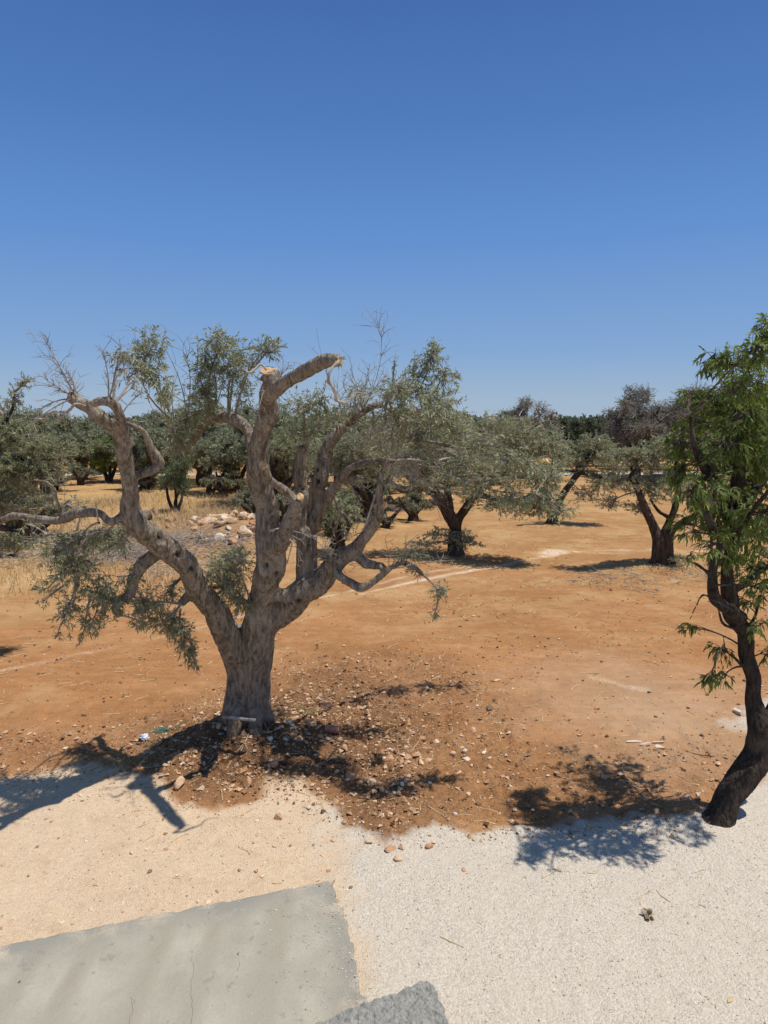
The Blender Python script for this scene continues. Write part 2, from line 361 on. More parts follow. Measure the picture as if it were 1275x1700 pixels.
soil = n.mix(n.math('MULTIPLY', n.rng(geoY.outputs[1], 13, 22), n.rng(n.noise(7, 6, .8), .48, .66, 0, .6)), soil, (.30, .18, .085))
soil = n.mix(n.math('MULTIPLY', n.rng(geoY.outputs[1], 12, 18), n.rng(n.noise(.55, 6, .7), .48, .62, 0, .6)), soil, (.55, .39, .20))
soil = n.mix(n.math('MULTIPLY', fac('straw', .2, .9, .9), .8), soil, straw)
soil = n.mix(n.math('MULTIPLY', fac('rub', .3, .8, .6), .7), soil, n.mix(n.rng(mid, .4, .6), (.20, .13, .085), (.42, .27, .17)))
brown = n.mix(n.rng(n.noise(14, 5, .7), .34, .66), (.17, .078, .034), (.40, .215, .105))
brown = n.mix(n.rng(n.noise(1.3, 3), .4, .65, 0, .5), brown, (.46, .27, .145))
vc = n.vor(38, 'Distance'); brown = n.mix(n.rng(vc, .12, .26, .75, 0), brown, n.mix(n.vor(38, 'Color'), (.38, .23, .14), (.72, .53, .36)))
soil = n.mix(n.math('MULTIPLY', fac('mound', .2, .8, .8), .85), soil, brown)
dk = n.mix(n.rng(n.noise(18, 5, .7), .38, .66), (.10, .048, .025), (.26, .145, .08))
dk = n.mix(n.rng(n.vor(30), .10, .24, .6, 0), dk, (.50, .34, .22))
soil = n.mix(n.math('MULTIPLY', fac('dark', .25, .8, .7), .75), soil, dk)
soil = n.mix(n.math('MULTIPLY', fac('dust', .2, .9, .6), .62), soil, n.mix(grit, (.46, .33, .22), (.62, .49, .36)))
soil = n.mix(n.rng(n.noise(1.4, 6, .75, n.mapv((.35, 1.2, 1), (0, 0, R(16)))), .52, .74, 0, .35), soil, (.62, .37, .19))
soil = n.mix(n.rng(n.noise(1.7, 6, .78, n.mapv((.4, 1.3, 1), (0, 0, R(-12)))), .54, .74, 0, .4), soil, (.28, .135, .06))
lc = n.mix(n.rng(n.noise(8, 4), .4, .6), (.62, .46, .33), (.74, .62, .50))
soil = n.mix(n.math('MULTIPLY', fac('line', .25, .7, .8), .9), soil, lc)
soil = n.mix(1.0, soil, n.mix(n.rng(n.noise(.45, 5, .65), .38, .62), (.80, .75, .66), (.94, .91, .87)), 'MULTIPLY')
g1 = n.vor(62, 'Color'); g1s = n.n('ShaderNodeSeparateColor'); n.t.links.new(g1, g1s.inputs[0])
beige = n.mix(n.rng(g1s.outputs[0], 0, 1), (.52, .38, .245), (.63, .485, .335))
beige = n.mix(n.rng(n.noise(1.6, 4, .6), .4, .68, 0, .55), beige, (.65, .50, .335))
beige = n.mix(n.rng(n.noise(40, 4, .8), .58, .75, 0, .75), beige, (.40, .26, .16))
beige = n.mix(n.rng(n.noise(3.2, 7, .75), .50, .70, 0, .6), beige, (.40, .265, .155))
beige = n.mix(n.rng(n.noise(.7, 4, .6), .5, .7, 0, .5), beige, (.60, .475, .35))
white = n.mix(g1s.outputs[1], (.48, .415, .325), (.62, .555, .46))
white = n.mix(n.rng(n.noise(95, 3, .8), .52, .72, 0, .75), white, (.31, .25, .19))
white = n.mix(n.rng(n.noise(.9, 4, .6), .45, .65, 0, .35), white, (.55, .46, .365))
gr = n.mix(fac('white', .3, .7, .3), beige, white)
white = n.mix(n.rng(n.noise(4.5, 7, .78), .50, .72, 0, .5), white, (.36, .295, .225))
white = n.mix(n.rng(n.noise(11, 4, .7), .60, .72, 0, .5), white, (.30, .24, .18))
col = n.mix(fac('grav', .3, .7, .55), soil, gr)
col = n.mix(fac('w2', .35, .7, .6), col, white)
vd = n.vor(62); hb = n.math('ADD', n.math('MULTIPLY', vd, -.9), n.math('MULTIPLY', grit, .9))
hb = n.math('ADD', hb, n.math('MULTIPLY', fine, 1.3)); hb = n.math('ADD', hb, n.math('MULTIPLY', n.noise(7, 4), 1.6))
rut = n.noise(1.0, 5, .7, n.mapv((.45, 1.6, 1), (0, 0, R(16))))
nb = n.bump(n.math('ADD', n.math('MULTIPLY', rut, 1.0), n.math('MULTIPLY', n.noise(5, 5, .7), .5)), .10, .4)
M['ground'] = n.fin(n.bsdf(col, .95, n.bump(hb, .020, .6, nb), .08))
ground = build('ground', np.stack([gx, gy, zz], 1), [gf], M['ground'], None, {'grav': A_grav, 'white': A_white, 'w2': A_w2, 'mound': A_mound, 'dark': A_dark, 'dust': A_dust, 'straw': A_straw, 'rub': A_rub, 'line': A_line}, True)
tag(ground, kind='structure')
# bilinear lookup of the finished surface
def gz(x, y):
    x = np.atleast_1d(np.asarray(x, float)); y = np.atleast_1d(np.asarray(y, float)); Z = zz.reshape(ny, nx)
    i = np.clip(np.searchsorted(ax, x)-1, 0, nx-2); j = np.clip(np.searchsorted(ay, y)-1, 0, ny-2)
    fx = (x-ax[i])/(ax[i+1]-ax[i]); fy = (y-ay[j])/(ay[j+1]-ay[j])
    return (Z[j, i]*(1-fx)+Z[j, i+1]*fx)*(1-fy)+(Z[j+1, i]*(1-fx)+Z[j+1, i+1]*fx)*fy
# far service road
rd = MB(); yy0 = 55.5
for k in range(40):
    x0, x1 = -120+k*6, -114+k*6
    rd.add([(x0, yy0+x0*.02, .03), (x1, yy0+x1*.02, .03), (x1, yy0+2.6+x1*.02, .03), (x0, yy0+2.6+x0*.02, .03)], None, [(0, 1, 2, 3)])
M['road'] = mat_simple('pale_asphalt', (.36, .34, .31), (.44, .42, .39), 1, .9, .004, 20)
tag(rd.out('road', M['road']), kind='structure')

# ------------------------------------------------------------------ concrete slab and rough concrete
n = NT('smooth_concrete'); e1 = unit(slab_c2-slab_c1)
ang = math.atan2(e1[0], -e1[1])
mv = n.mapv((1, .12, 1), (0, 0, -ang)); s1 = n.noise(2.1, 3, .5, mv); s2 = n.noise(3.0, 5, .6); s3 = n.noise(40, 4, .7)
wv = n.n('ShaderNodeTexWave'); n.t.links.new(n.mapv((1, .04, 1), (0, 0, -ang)), wv.inputs[0]); wv.inputs['Scale'].default_value = .66; wv.inputs['Distortion'].default_value = 5.5; wv.inputs['Detail'].default_value = 3; wv.inputs['Detail Scale'].default_value = 1.2
ca = n.mix(n.rng(s2, .35, .65), (.305, .28, .22), (.375, .345, .275))
ca = n.mix(n.math('MULTIPLY', n.rng(wv.outputs[0], .45, 1.0), n.rng(s2, .38, .62, .05, .5)), ca, (.215, .18, .13))
ca = n.mix(n.rng(n.attr('edge'), 0, 1, 0, 1), ca, (.245, .232, .195))
ca = n.mix(n.rng(s3, .5, .75, 0, .3), ca, (.18, .172, .15))
ca = n.mix(n.rng(n.noise(11, 2, .5), .66, .72, 0, .4), ca, (.19, .175, .15))
sp1 = n.math('MULTIPLY', n.rng(n.attr('edge'), .3, 1), n.rng(n.math('ADD', n.noise(2.2, 5, .7), n.math('MULTIPLY', n.noise(60, 2), .25)), .60, .74))
ca = n.mix(n.math('MULTIPLY', sp1, .8), ca, (.56, .45, .33))
ck = n.n('ShaderNodeTexVoronoi', feature='DISTANCE_TO_EDGE'); n.t.links.new(n.mapv((1.1, .5, 1), (0, 0, -ang), None), ck.inputs[0]); ck.inputs['Scale'].default_value = .75
M['conc'] = n.fin(n.bsdf(ca, .85, n.bump(n.math('ADD', s3, n.math('MULTIPLY', s2, 2.0)), .006), .2))
def slab_mesh(name, c1, u, v, lu, lv, nu, nv, top, mat, rough=0.0, edgejit=0.0, sd_=3):
    """slab with top at z=top, corner c1, spans u*lu and v*lv, sides down to -0.1"""
    rr = np.random.default_rng(sd_); U, V_ = np.meshgrid(np.linspace(0, 1, nu), np.linspace(0, 1, nv))
    P = c1[None, None, :2]+U[..., None]*u[:2]*lu+V_[..., None]*v[:2]*lv
    x, y = P[..., 0].ravel(), P[..., 1].ravel()
    ej = edgejit*(vnoise(x, y, 7, 11)+.8*vnoise(x, y, 22, 12))
    e = np.minimum(U, 10).ravel()
    ed = np.minimum(U.ravel()*lu, V_.ravel()*lv)
    x = x+ej*np.exp(-ed/.05)*1.0; y = y+ej*np.exp(-ed/.05)
    z = top+rough*(vnoise(x, y, 9, 13)*1.2+vnoise(x, y, 25, 14)+.8*vnoise(x, y, 60, 15))-np.exp(-ed/.012)*(.006+rough*.8)
    T = np.stack([x, y, z], 1); idx = np.arange(nu*nv).reshape(nv, nu)
    f = [np.stack([idx[:-1, :-1], idx[1:, :-1], idx[1:, 1:], idx[:-1, 1:]], -1).reshape(-1, 4)]
    rim = np.concatenate([idx[0, :], idx[1:, -1], idx[-1, -2::-1], idx[-2:0:-1, 0]]); B = T[rim].copy(); B[:, 2] = -.1
    k = len(rim); b0 = len(T); a = np.arange(k); b = (a+1) % k
    f.append(np.stack([rim[a], rim[b], b0+b, b0+a], 1))
    edge = np.concatenate([np.clip(1-(ed+.25*vnoise(T[:, 0], T[:, 1], 2.5, 9))/.32, 0, 1), np.ones(k)])
    return build(name, np.vstack([T, B]), f, mat, None, {'edge': edge}, False)
su = unit(slab_c0-slab_c1); sv = unit(slab_c2-slab_c1)
slab = slab_mesh('concrete_slab', slab_c1, su, sv, 7.0, 5.0, 240, 180, .05, M['conc'], .0015, .045)
for cl in ([(318, 1588), (321, 1615), (316, 1640), (320, 1668), (317, 1700), (319, 1730)], [(217, 1655), (221, 1675), (216, 1695), (219, 1730)], [(395, 1578), (398, 1600), (394, 1612)]):
    mb_ = MB(); q_ = spline([gp(a, b, .0505) for a, b in cl], 4); q_[:, :2] += np.random.default_rng(len(cl)).normal(size=(len(q_), 2))*.004; tube(mb_, q_, .0013, 4, .5, False); mb_.out('crack', mat_simple('crack_shadow', (.13, .12, .10), (.18, .165, .135)), slab)
tag(slab, 'smooth grey concrete slab with brownish streaks beside the sand and gravel', 'concrete slab')
n = NT('rough_concrete'); r1 = n.noise(22, 6, .75); r2 = n.noise(5, 3)
cb = n.mix(n.rng(r1, .3, .62), (.20, .195, .175), (.40, .385, .345)); cb = n.mix(n.rng(r2, .5, .7, 0, .4), cb, (.30, .29, .26))
M['rough'] = n.fin(n.bsdf(cb, .95, n.bump(r1, .03), .1))
rc1 = gp(712, 1622, .13); rc0 = gp(612, 1660, .13); rc2 = gp(752, 1700, .13)
rb = slab_mesh('concrete_step', rc1, unit(rc0-rc1), unit(rc2-rc1), 1.3, 2.2, 130, 200, .13, M['rough'], .026, .03, 5)
tag(rb, 'rough trowelled dark grey concrete step lapping over the smooth slab corner', 'concrete step')

# ------------------------------------------------------------------ stones
def rock_verts(sz, flat, rr, sub=1):
    t = (1+5**.5)/2
    V = np.array([(-1, t, 0), (1, t, 0), (-1, -t, 0), (1, -t, 0), (0, -1, t), (0, 1, t), (0, -1, -t), (0, 1, -t), (t, 0, -1), (t, 0, 1), (-t, 0, -1), (-t, 0, 1)], float)/1.9
    Fc = np.array([(0, 11, 5), (0, 5, 1), (0, 1, 7), (0, 7, 10), (0, 10, 11), (1, 5, 9), (5, 11, 4), (11, 10, 2), (10, 7, 6), (7, 1, 8), (3, 9, 4), (3, 4, 2), (3, 2, 6), (3, 6, 8), (3, 8, 9), (4, 9, 5), (2, 4, 11), (6, 2, 10), (8, 6, 7), (9, 8, 1)])
    for _ in range(sub):
        ed = {}; V = list(map(tuple, V)); nf = []
        def mid_(a, b):
            k = (min(a, b), max(a, b))
            if k not in ed: ed[k] = len(V); m = (np.array(V[a])+np.array(V[b]))/2; V.append(tuple(m/np.linalg.norm(m)*1.0))
            return ed[k]
        for a, b, c in Fc:
            x, y, z = mid_(a, b), mid_(b, c), mid_(c, a); nf += [(a, x, z), (b, y, x), (c, z, y), (x, y, z)]
        V = np.array(V); Fc = np.array(nf)
    # chop with random planes -> angular fragments
    for _ in range(7):
        nrm = unit(rr.normal(size=3)); dd = rr.uniform(.45, .85); h = V@nrm-dd
        V = V-np.outer(np.clip(h, 0, None), nrm)
    V = V*np.array([sz*rr.uniform(.8, 1.25), sz*rr.uniform(.6, .95), sz*flat])
    a = rr.uniform(0, 6.28); c, s = math.cos(a), math.sin(a)
    V = V@np.array([(c, -s, 0), (s, c, 0), (0, 0, 1)])
    return V, Fc
rockr = np.random.default_rng(21)
def stone(px, py, size_px, mat, label, group=None, flat=.55, name='stone', cat='stone', xy=None):
    if xy is None: g = gp(px, py); 
    else: g = np.array([*xy, 0])
    for _ in range(3):
        if xy is None: g = gp(px, py, float(gz(g[0], g[1])[0]))
    z = float(gz(g[0], g[1])[0]); s = pxm(size_px/2, math.hypot(g[1], CAMZ)) if size_px > 0 else -size_px
    V, Fc = rock_verts(s, flat, rockr)
    o = build(name, V, [Fc], M[mat]); o.location = (g[0], g[1], z+s*flat*(.35 if xy is None or s > .08 else rockr.uniform(-.15, .3)))
    return tag(o, label, cat, group)
# stones one can single out
for a in [
 (298, 1303, 24, 'stone', 'pointed upright grey stone at the sand edge below the big olive', .95),
 (455, 1187, 18, 'stone', 'pale flat stone right against the big olive trunk', .5),
 (490, 1192, 15, 'stone', 'pale stone second in the row right of the big olive trunk', .5),
 (478, 1202, 15, 'stone', 'rounded pale stone in front of the row beside the big olive trunk', .6),
 (514, 1204, 18, 'stone', 'pale yellow block at the right end of the row beside the olive trunk', .5),
 (448, 1228, 15, 'stone_white', 'whitish pointed stone below the metal tube on the mound', .7),
 (456, 1270, 18, 'stone_red', 'reddish upright stone in the trunk shadow on the mound', .9),
 (411, 1302, 20, 'stone_red', 'reddish triangular stone at the foot of the mound', .8),
 (384, 1304, 13, 'stone', 'tan stone left of the reddish triangular stone', .6),
 (275, 1272, 13, 'stone', 'tan stone at the left edge of the mound', .6),
 (541, 1170, 26, 'stone_red', 'large brown stone half buried in shadow right of the olive trunk', .55),
 (825, 1131, 13, 'stone', 'pale flat stone alone on the bare earth, farthest of the loose stones', .5),
 (770, 1151, 10, 'stone_dark', 'dark flat stone on the earth left of the farthest pale stone', .5),
 (812, 1178, 13, 'stone_dark', 'dark brown angular stone standing alone in the middle of the earth', .8),
 (785, 1212, 11, 'stone', 'narrow tan stone below the dark angular one', .6),
 (752, 1256, 15, 'stone', 'tan block on the earth right of the stony patch', .6),
 (771, 1248, 11, 'stone_white', 'pale block just right of the tan block', .7),
 (646, 1256, 17, 'stone_red', 'reddish angular block, left of two in the stony patch', .8),
 (676, 1257, 19, 'stone_red', 'reddish wide block, right of two in the stony patch', .6),
 (698, 1264, 15, 'stone', 'tan stone touching the wide reddish block', .6),
 (712, 1406, 15, 'stone_red', 'orange brown stone on the white gravel', .6),
 (661, 1427, 16, 'stone', 'tan oblong stone on the white gravel near the slab', .5),
 (611, 1399, 13, 'stone', 'dusty tan stone at the edge between sand and white gravel', .5),
 (648, 1410, 20, 'stone_red', 'flat pinkish stone between the gravel and the dark soil', .35),
 (770, 1444, 11, 'stone_red', 'small orange stone flush in the white gravel', .3),
 (583, 1474, 7, 'stone_dark', 'tiny dark round stone beside the slab corner', .8),
 (248, 1448, 9, 'stone_dark', 'small brown stone on the beige sand above the slab', .6),
 (425, 1447, 9, 'stone_red', 'small reddish stone on the beige sand near the slab edge', .6),
 (828, 1351, 10, 'stone_red', 'reddish stone near the soil edge right of the stony patch', .5),
 (1165, 1222, 9, 'stone_dark', 'small dark stone left of the almond trunk', .7),
 (1078, 1150, 7, 'stone_dark', 'small dark stone on the dusty earth in the distance', .7),
 (1140, 1326, 24, 'stone_red', 'brown stone in the almond shade beside the almond trunk', .4),
 (1090, 1345, 16, 'stone_dark', 'dark stone in the almond shade left of the almond trunk', .5),
 (545, 1447, 8, 'stone_red', 'orange chip of stone just above the slab corner', .5),
 (755, 1354, 11, 'stone_white', 'pale round stone at the right tip of the dark soil', .8),
 (667, 1304, 9, 'stone_white', 'white pointed stone on the stony patch', 1.0),
]:
    stone(a[0], a[1], a[2], a[3], a[4], flat=a[5])
def in_poly(poly, n_, rr, box):
    out = []
    while len(out) < n_:
        x = rr.uniform(box[0], box[1], 400); y = rr.uniform(box[2], box[3], 400); k = sdist(poly, x, y) > .05
        out += list(zip(x[k], y[k]))
    return out[:n_]
rs = np.random.default_rng(5)
cl_ = [gp(*c_)[:2] for c_ in [(640, 1262), (690, 1262), (495, 1200), (545, 1185), (420, 1295), (600, 1300), (380, 1240), (560, 1250), (480, 1250), (650, 1310), (300, 1290), (745, 1235)]]
pts = [tuple(cl_[int(rs.integers(len(cl_)))]+rs.normal(size=2)*rs.choice([.1, .22, .5])) for _ in range(150)]
for (x, y) in pts:
    stone(0, 0, -abs(rs.lognormal(-3.42, .42)), rs.choice(['stone', 'stone_red', 'stone_red', 'stone_white']), 'small tan angular stone scattered on the dark mound under the big olive', 'stones on the mound', rs.uniform(.45, .8), xy=(x, y))
rubble_c = [gp(395, 880), gp(350, 870), gp(425, 895)]
for k in range(135):
    c = rubble_c[k % 3 if k % 5 else 0]; x = c[0]+rs.normal()*.8; y = c[1]+rs.normal()*.8
    o_ = stone(0, 0, -rs.uniform(.10, .27), rs.choice(['stone', 'stone_red', 'stone_white', 'stone']), 'rough pinkish stone in the rubble heap behind the big olive', 'rubble heap stones', rs.uniform(.6, .9), xy=(x, y)); o_.location.z += .16*float(gauss(x, y, c[0], c[1], .6, .6))*rs.random()
for k in range(34):
    c = gp(675, 832); x = c[0]+rs.normal()*1.3; y = c[1]+rs.normal()*.9
    stone(0, 0, -rs.uniform(.10, .26), rs.choice(['stone_red', 'stone']), 'reddish stone in the far low heap between two olive trees', 'far rubble heap stones', rs.uniform(.6, .9), xy=(x, y))
# pebbles nobody could count
def pebbles(name, pts, smin, smax, mat, rr, embed=.3):
    O = np.array([(1, 0, 0), (-1, 0, 0), (0, 1, 0), (0, -1, 0), (0, 0, 1), (0, 0, -1)], float)
    Fo = np.array([(0, 2, 4), (2, 1, 4), (1, 3, 4), (3, 0, 4), (2, 0, 5), (1, 2, 5), (3, 1, 5), (0, 3, 5)])
    k = len(pts); P = np.array(pts); z = gz(P[:, 0], P[:, 1]); s = smin*np.exp(rr.exponential(.5, k)); s = np.minimum(s, smax)
    V = O[None]*rr.uniform(.55, 1.1, (k, 6, 1))*s[:, None, None]; V[..., 2] *= .65
    V += rr.normal(size=V.shape)*s[:, None, None]*.22
    a = rr.uniform(0, 6.28, k); c, s_ = np.cos(a)[:, None], np.sin(a)[:, None]
    X = V[..., 0]*c-V[..., 1]*s_; Y = V[..., 0]*s_+V[..., 1]*c
    V = np.stack([X+P[:, 0:1], Y+P[:, 1:2], V[..., 2]+z[:, None]+s[:, None]*embed], -1)
    f = (np.arange(k)*6)[:, None, None]+Fo[None]
    o = build(name, V.reshape(-1, 3), [f.reshape(-1, 3)], M[mat], None, {'rnd': np.repeat(rr.random(k), 6)})
    return tag(o, kind='stuff')
pm = in_poly(mound_poly, 7500, rs, (-8, 7, 6, 14))+in_poly(dark_poly, 5500, rs, (-4, 2, 6, 12))
o = pebbles('soil_pebbles', pm, .0075, .042, 'peb_soil', rs); tag(o, 'small tan pebbles strewn over the brown earth mound', 'pebbles')
pf = [(x, y) for x, y in zip(rs.uniform(-7, 9, 2600), 8.5+rs.exponential(4, 2600))]
pf += [(x, y) for x, y in zip(rs.uniform(-12, 14, 3500), rs.uniform(11, 26, 3500))]
pf += [(x, y) for x, y in zip(rs.uniform(-7, 9, 5000), rs.uniform(8.6, 17, 5000)) if vnoise(np.array([x]), np.array([y]), .8, 44)[0] > -.05]
o = pebbles('field_pebbles', pf, .008, .035, 'peb_soil', rs); tag(o, 'sparse pebbles on the orange earth of the field', 'pebbles')
pw = [p for p in in_poly(grav_poly, 16000, rs, (-5.5, 5.5, 3.6, 8.6))]
dsl = sdist(slab_poly, np.array(pw)[:, 0], np.array(pw)[:, 1]); dwh = sdist(white_poly, np.array(pw)[:, 0], np.array(pw)[:, 1])
pw = [p for p, d, q in zip(pw, dsl, dwh) if d < -.02 and (q > 0 or rs.random() < .35)]
o = pebbles('gravel_chips', pw, .0045, .011, 'peb_white', rs, .2); tag(o, 'fine white limestone chips over the gravel yard', 'gravel')
pbg = [p for p in in_poly(grav_poly, 6500, rs, (-5.5, 1.5, 4, 8.6))]; q = np.array(pbg); kk = (sdist(slab_poly, q[:, 0], q[:, 1]) < -.03) & (sdist(white_poly, q[:, 0], q[:, 1]) < .1*rs.random(len(q))) & (rs.random(len(q)) < .25+.75*np.clip(1-sdist(grav_poly, q[:, 0], q[:, 1])/.9, 0, 1))
o = pebbles('sand_pebbles', [tuple(x) for x in q[kk]], .006, .026, 'peb_sand', rs, .2); tag(o, 'brown and tan pebbles in the beige sand', 'pebbles')
# chips scattered on the slab near its right edge
k = 420; tt = rs.exponential(.22, k); ll = rs.uniform(.02, 1.6, k); P = slab_c1[None, :2]+np.outer(tt+.01, su[:2])+np.outer(ll, sv[:2])
zsave = gz
gz = lambda x, y: np.full(np.shape(np.atleast_1d(x)), .052)
o = pebbles('slab_chips', [tuple(p) for p in P], .0035, .008, 'peb_white', rs, .3); tag(o, 'white grit spilled over the edge of the smooth slab', 'grit')
gz = zsave

# ------------------------------------------------------------------ trees
def limb(pts):
    """[(px,py,Y,r_px)] -> (n,4) xyz r, smoothed"""
    L = spline(np.array([[*at(a, b, Y), pxm(r, Y)] for a, b, Y, r in pts]), 7)
    if KNOT:
        n_ = len(L); r = L[:, 3].copy()
        if LEAN: L[:, 3] = r*np.interp(r, [.05, .18, .25, .33], [.84, .80, .88, 1.0])
        k = max(2, n_//5); xs = np.linspace(0, 1, k); t = np.linspace(0, 1, n_)
        for c in range(3): L[:, c] += np.interp(t, xs, LR.normal(size=k)*KNOT)*r*np.clip((.26-r)/.1, 0, 1)
        L[:, 3] *= 1+np.interp(t, xs, LR.normal(size=k)*KNOT*.32)*np.clip((.26-r)/.1, 0, 1)
    return L
def bark_mesh(name, limbs, mat, parent, base, voxel=None, sides=14, rough=.12, cav=None, lumps=0.0):
    mb = MB()
    for L in limbs: tube(mb, L[:, :3], L[:, 3], sides if L[:, 3].max() > .04 else max(6, sides//2), wob=.0)
    o = mb.out(name, mat, None, True)
    if voxel:
        md = o.modifiers.new('r', 'REMESH'); md.mode = 'VOXEL'; md.voxel_size = voxel; md.use_smooth_shade = True
        sm = o.modifiers.new('s', 'SMOOTH'); sm.factor = .5; sm.iterations = 3
        dg = bpy.context.evaluated_depsgraph_get(); me = bpy.data.meshes.new_from_object(o.evaluated_get(dg))
        old = o.data; o.modifiers.clear(); o.data = me; bpy.data.meshes.remove(old)
        if not me.materials: me.materials.append(mat)
    me = o.data; nv = len(me.vertices); co = np.empty(nv*3, np.float32); me.vertices.foreach_get('co', co); co = co.reshape(-1, 3)
    no = np.empty(nv*3, np.float32); me.vertices.foreach_get('normal', no); no = no.reshape(-1, 3)
    cv = np.zeros(nv)
    ctr = np.vstack([L for L in limbs])
    if lumps:
        d = np.empty(nv)
        for i, (p, q) in enumerate(zip(co, no)):
            v = Vector(p.tolist())
            a = mn.noise(Vector((v.x*2.6, v.y*2.6, v.z*1.6)))*1.0+mn.noise(Vector((v.x*6, v.y*6, v.z*3.2)))*.7
            r_ = 1-abs(mn.noise(Vector((v.x*11, v.y*11, v.z*3.0))))*2.2       # long fluted ridges
            d[i] = a*.6+(r_-.55)*.38+mn.noise(v*23)*.18
        rad = np.zeros(nv)
        for s0 in range(0, nv, 4000):
            dd = ((co[s0:s0+4000, None, :]-ctr[None, :, :3])**2).sum(-1); rad[s0:s0+4000] = ctr[dd.argmin(1), 3]
        co = co+no*(d*lumps*np.clip(rad/.2, .28, 1))[:, None]
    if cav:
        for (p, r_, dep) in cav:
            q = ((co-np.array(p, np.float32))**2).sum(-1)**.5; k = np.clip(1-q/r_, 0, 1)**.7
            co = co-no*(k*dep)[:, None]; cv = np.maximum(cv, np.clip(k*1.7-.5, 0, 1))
    co = co-np.array(base, np.float32)
    me.vertices.foreach_set('co', co.astype(np.float32).ravel())
    a = me.attributes.new('cav', 'FLOAT', 'POINT'); a.data.foreach_set('value', cv.astype(np.float32))
    me.update(); o.parent = parent
    return o
class Crown:
    """twigs with leaves that grow from the nearest bit of the skeleton"""
    def __init__(s, skel, seed, mul=1.0, leaf=(.055, .013), near=False, leafstep=.022, twr=.003, gravity=.0, hang=0.0, stemr=.010):
        s.sk = skel; s.rr = np.random.default_rng(seed); s.lv = MB(); s.tw = MB(); s.leaf = leaf; s.near = near; s.step = leafstep; s.twr = twr; s.g = gravity; s.hang = hang; s.stemr = stemr; s.mul = mul; s.cb = 0
    def twig(s, p0, p1, sag, leafy=(.25, 1.0), dens=1.0, r=None, sides=3):
        rr = s.rr; p0 = np.array(p0); p1 = np.array(p1); L = np.linalg.norm(p1-p0)+1e-6
        c = (p0+p1)/2+rr.normal(size=3)*L*.12+np.array([0, 0, sag*L])
        nseg = 5 if L < .6 else 8; t = np.linspace(0, 1, nseg+1)[:, None]
        P = (1-t)**2*p0+2*t*(1-t)*c+t*t*p1
        r = r or s.twr
        tube(s.tw, P, np.linspace(r*1.5, r*.5, len(P)), sides, rr.random(), cap=False)
        if dens <= 0: return P
        nl = int(L*(leafy[1]-leafy[0])/s.step*dens)
        if nl < 1: return P
        ts = rr.uniform(leafy[0], leafy[1], nl)[:, None]; Q = (1-ts)**2*p0+2*ts*(1-ts)*c+ts*ts*p1
        T = unit(2*(1-ts)*(c-p0)+2*ts*(p1-c))
        rd_ = unit(rr.normal(size=(nl, 3))); side = unit(np.cross(T, rd_))
        D = unit(T*rr.uniform(.35, 1.0, (nl, 1))+side*rr.uniform(.6, 1.0, (nl, 1))+np.array([0, 0, -s.g]))
        N = unit(np.cross(D, unit(np.cross(T, D)+rr.normal(size=(nl, 3))*.35)))
        N = np.where((N[:, 2:3] < 0) & (rr.random((nl, 1)) < .65), -N, N)
        Ls = s.leaf[0]*rr.uniform(.65, 1.2, nl); Ws = s.leaf[1]*rr.uniform(.75, 1.2, nl)
        (leaves8 if s.near else leaves4)(s.lv, Q, D, N, Ls, Ws, np.clip(rr.normal(.5, .25, nl)+s.cb, 0, 1))
        return P
    def clump(s, c, rad, n_, dens=1.0, anchor=None, sag=0.08, leafy=(.25, 1.0), stem=True, maxlen=.55, bare=0):
        rr = s.rr; n_ = int(n_*s.mul); bare = int(bare*s.mul); c = np.array(c, float); rad = np.broadcast_to(np.asarray(rad, float), (3,)); s.cb = rr.normal()*.12
        if anchor is None:
            d = ((s.sk[:, :3]-c)**2).sum(1)+((s.sk[:, 3]<.012)*.0); a = s.sk[d.argmin(), :3]
        else: a = np.array(anchor, float)
        stemP = s.twig(a, c, .10, dens=0, r=s.stemr, sides=4)
        sub = []
        nb = max(2, n_//7)
        for _ in range(nb):
            d = rr.normal(size=3); d = d/np.linalg.norm(d)*rr.random()**.33; q = c+d*rad*.7
            st_ = stemP[rr.integers(len(stemP)//2, len(stemP))]
            sub.append(s.twig(st_, q, sag, dens=dens*.5, r=s.twr*1.5, leafy=(.5, 1)))
        for i in range(n_):
            d = rr.normal(size=3); d = d/np.linalg.norm(d)*rr.random()**.28; q = c+d*rad
            S = sub[rr.integers(nb)]; st_ = S[rr.integers(1, len(S))]
            if np.linalg.norm(q-st_) > maxlen: st_ = q+unit(st_-q)*maxlen*rr.uniform(.7, 1)
            if s.hang: q = q+np.array([0, 0, -s.hang*rr.random()])
            s.twig(st_, q, sag, leafy=leafy, dens=0 if i < bare else dens)
    def out(s, leafmat, twigmat, parent, base):
        a = s.lv.out('crown', M[leafmat], parent, False, base) if s.lv.n else None
        b = s.tw.out('twigs', M[twigmat], parent, False, base) if s.tw.n else None
        return a, b

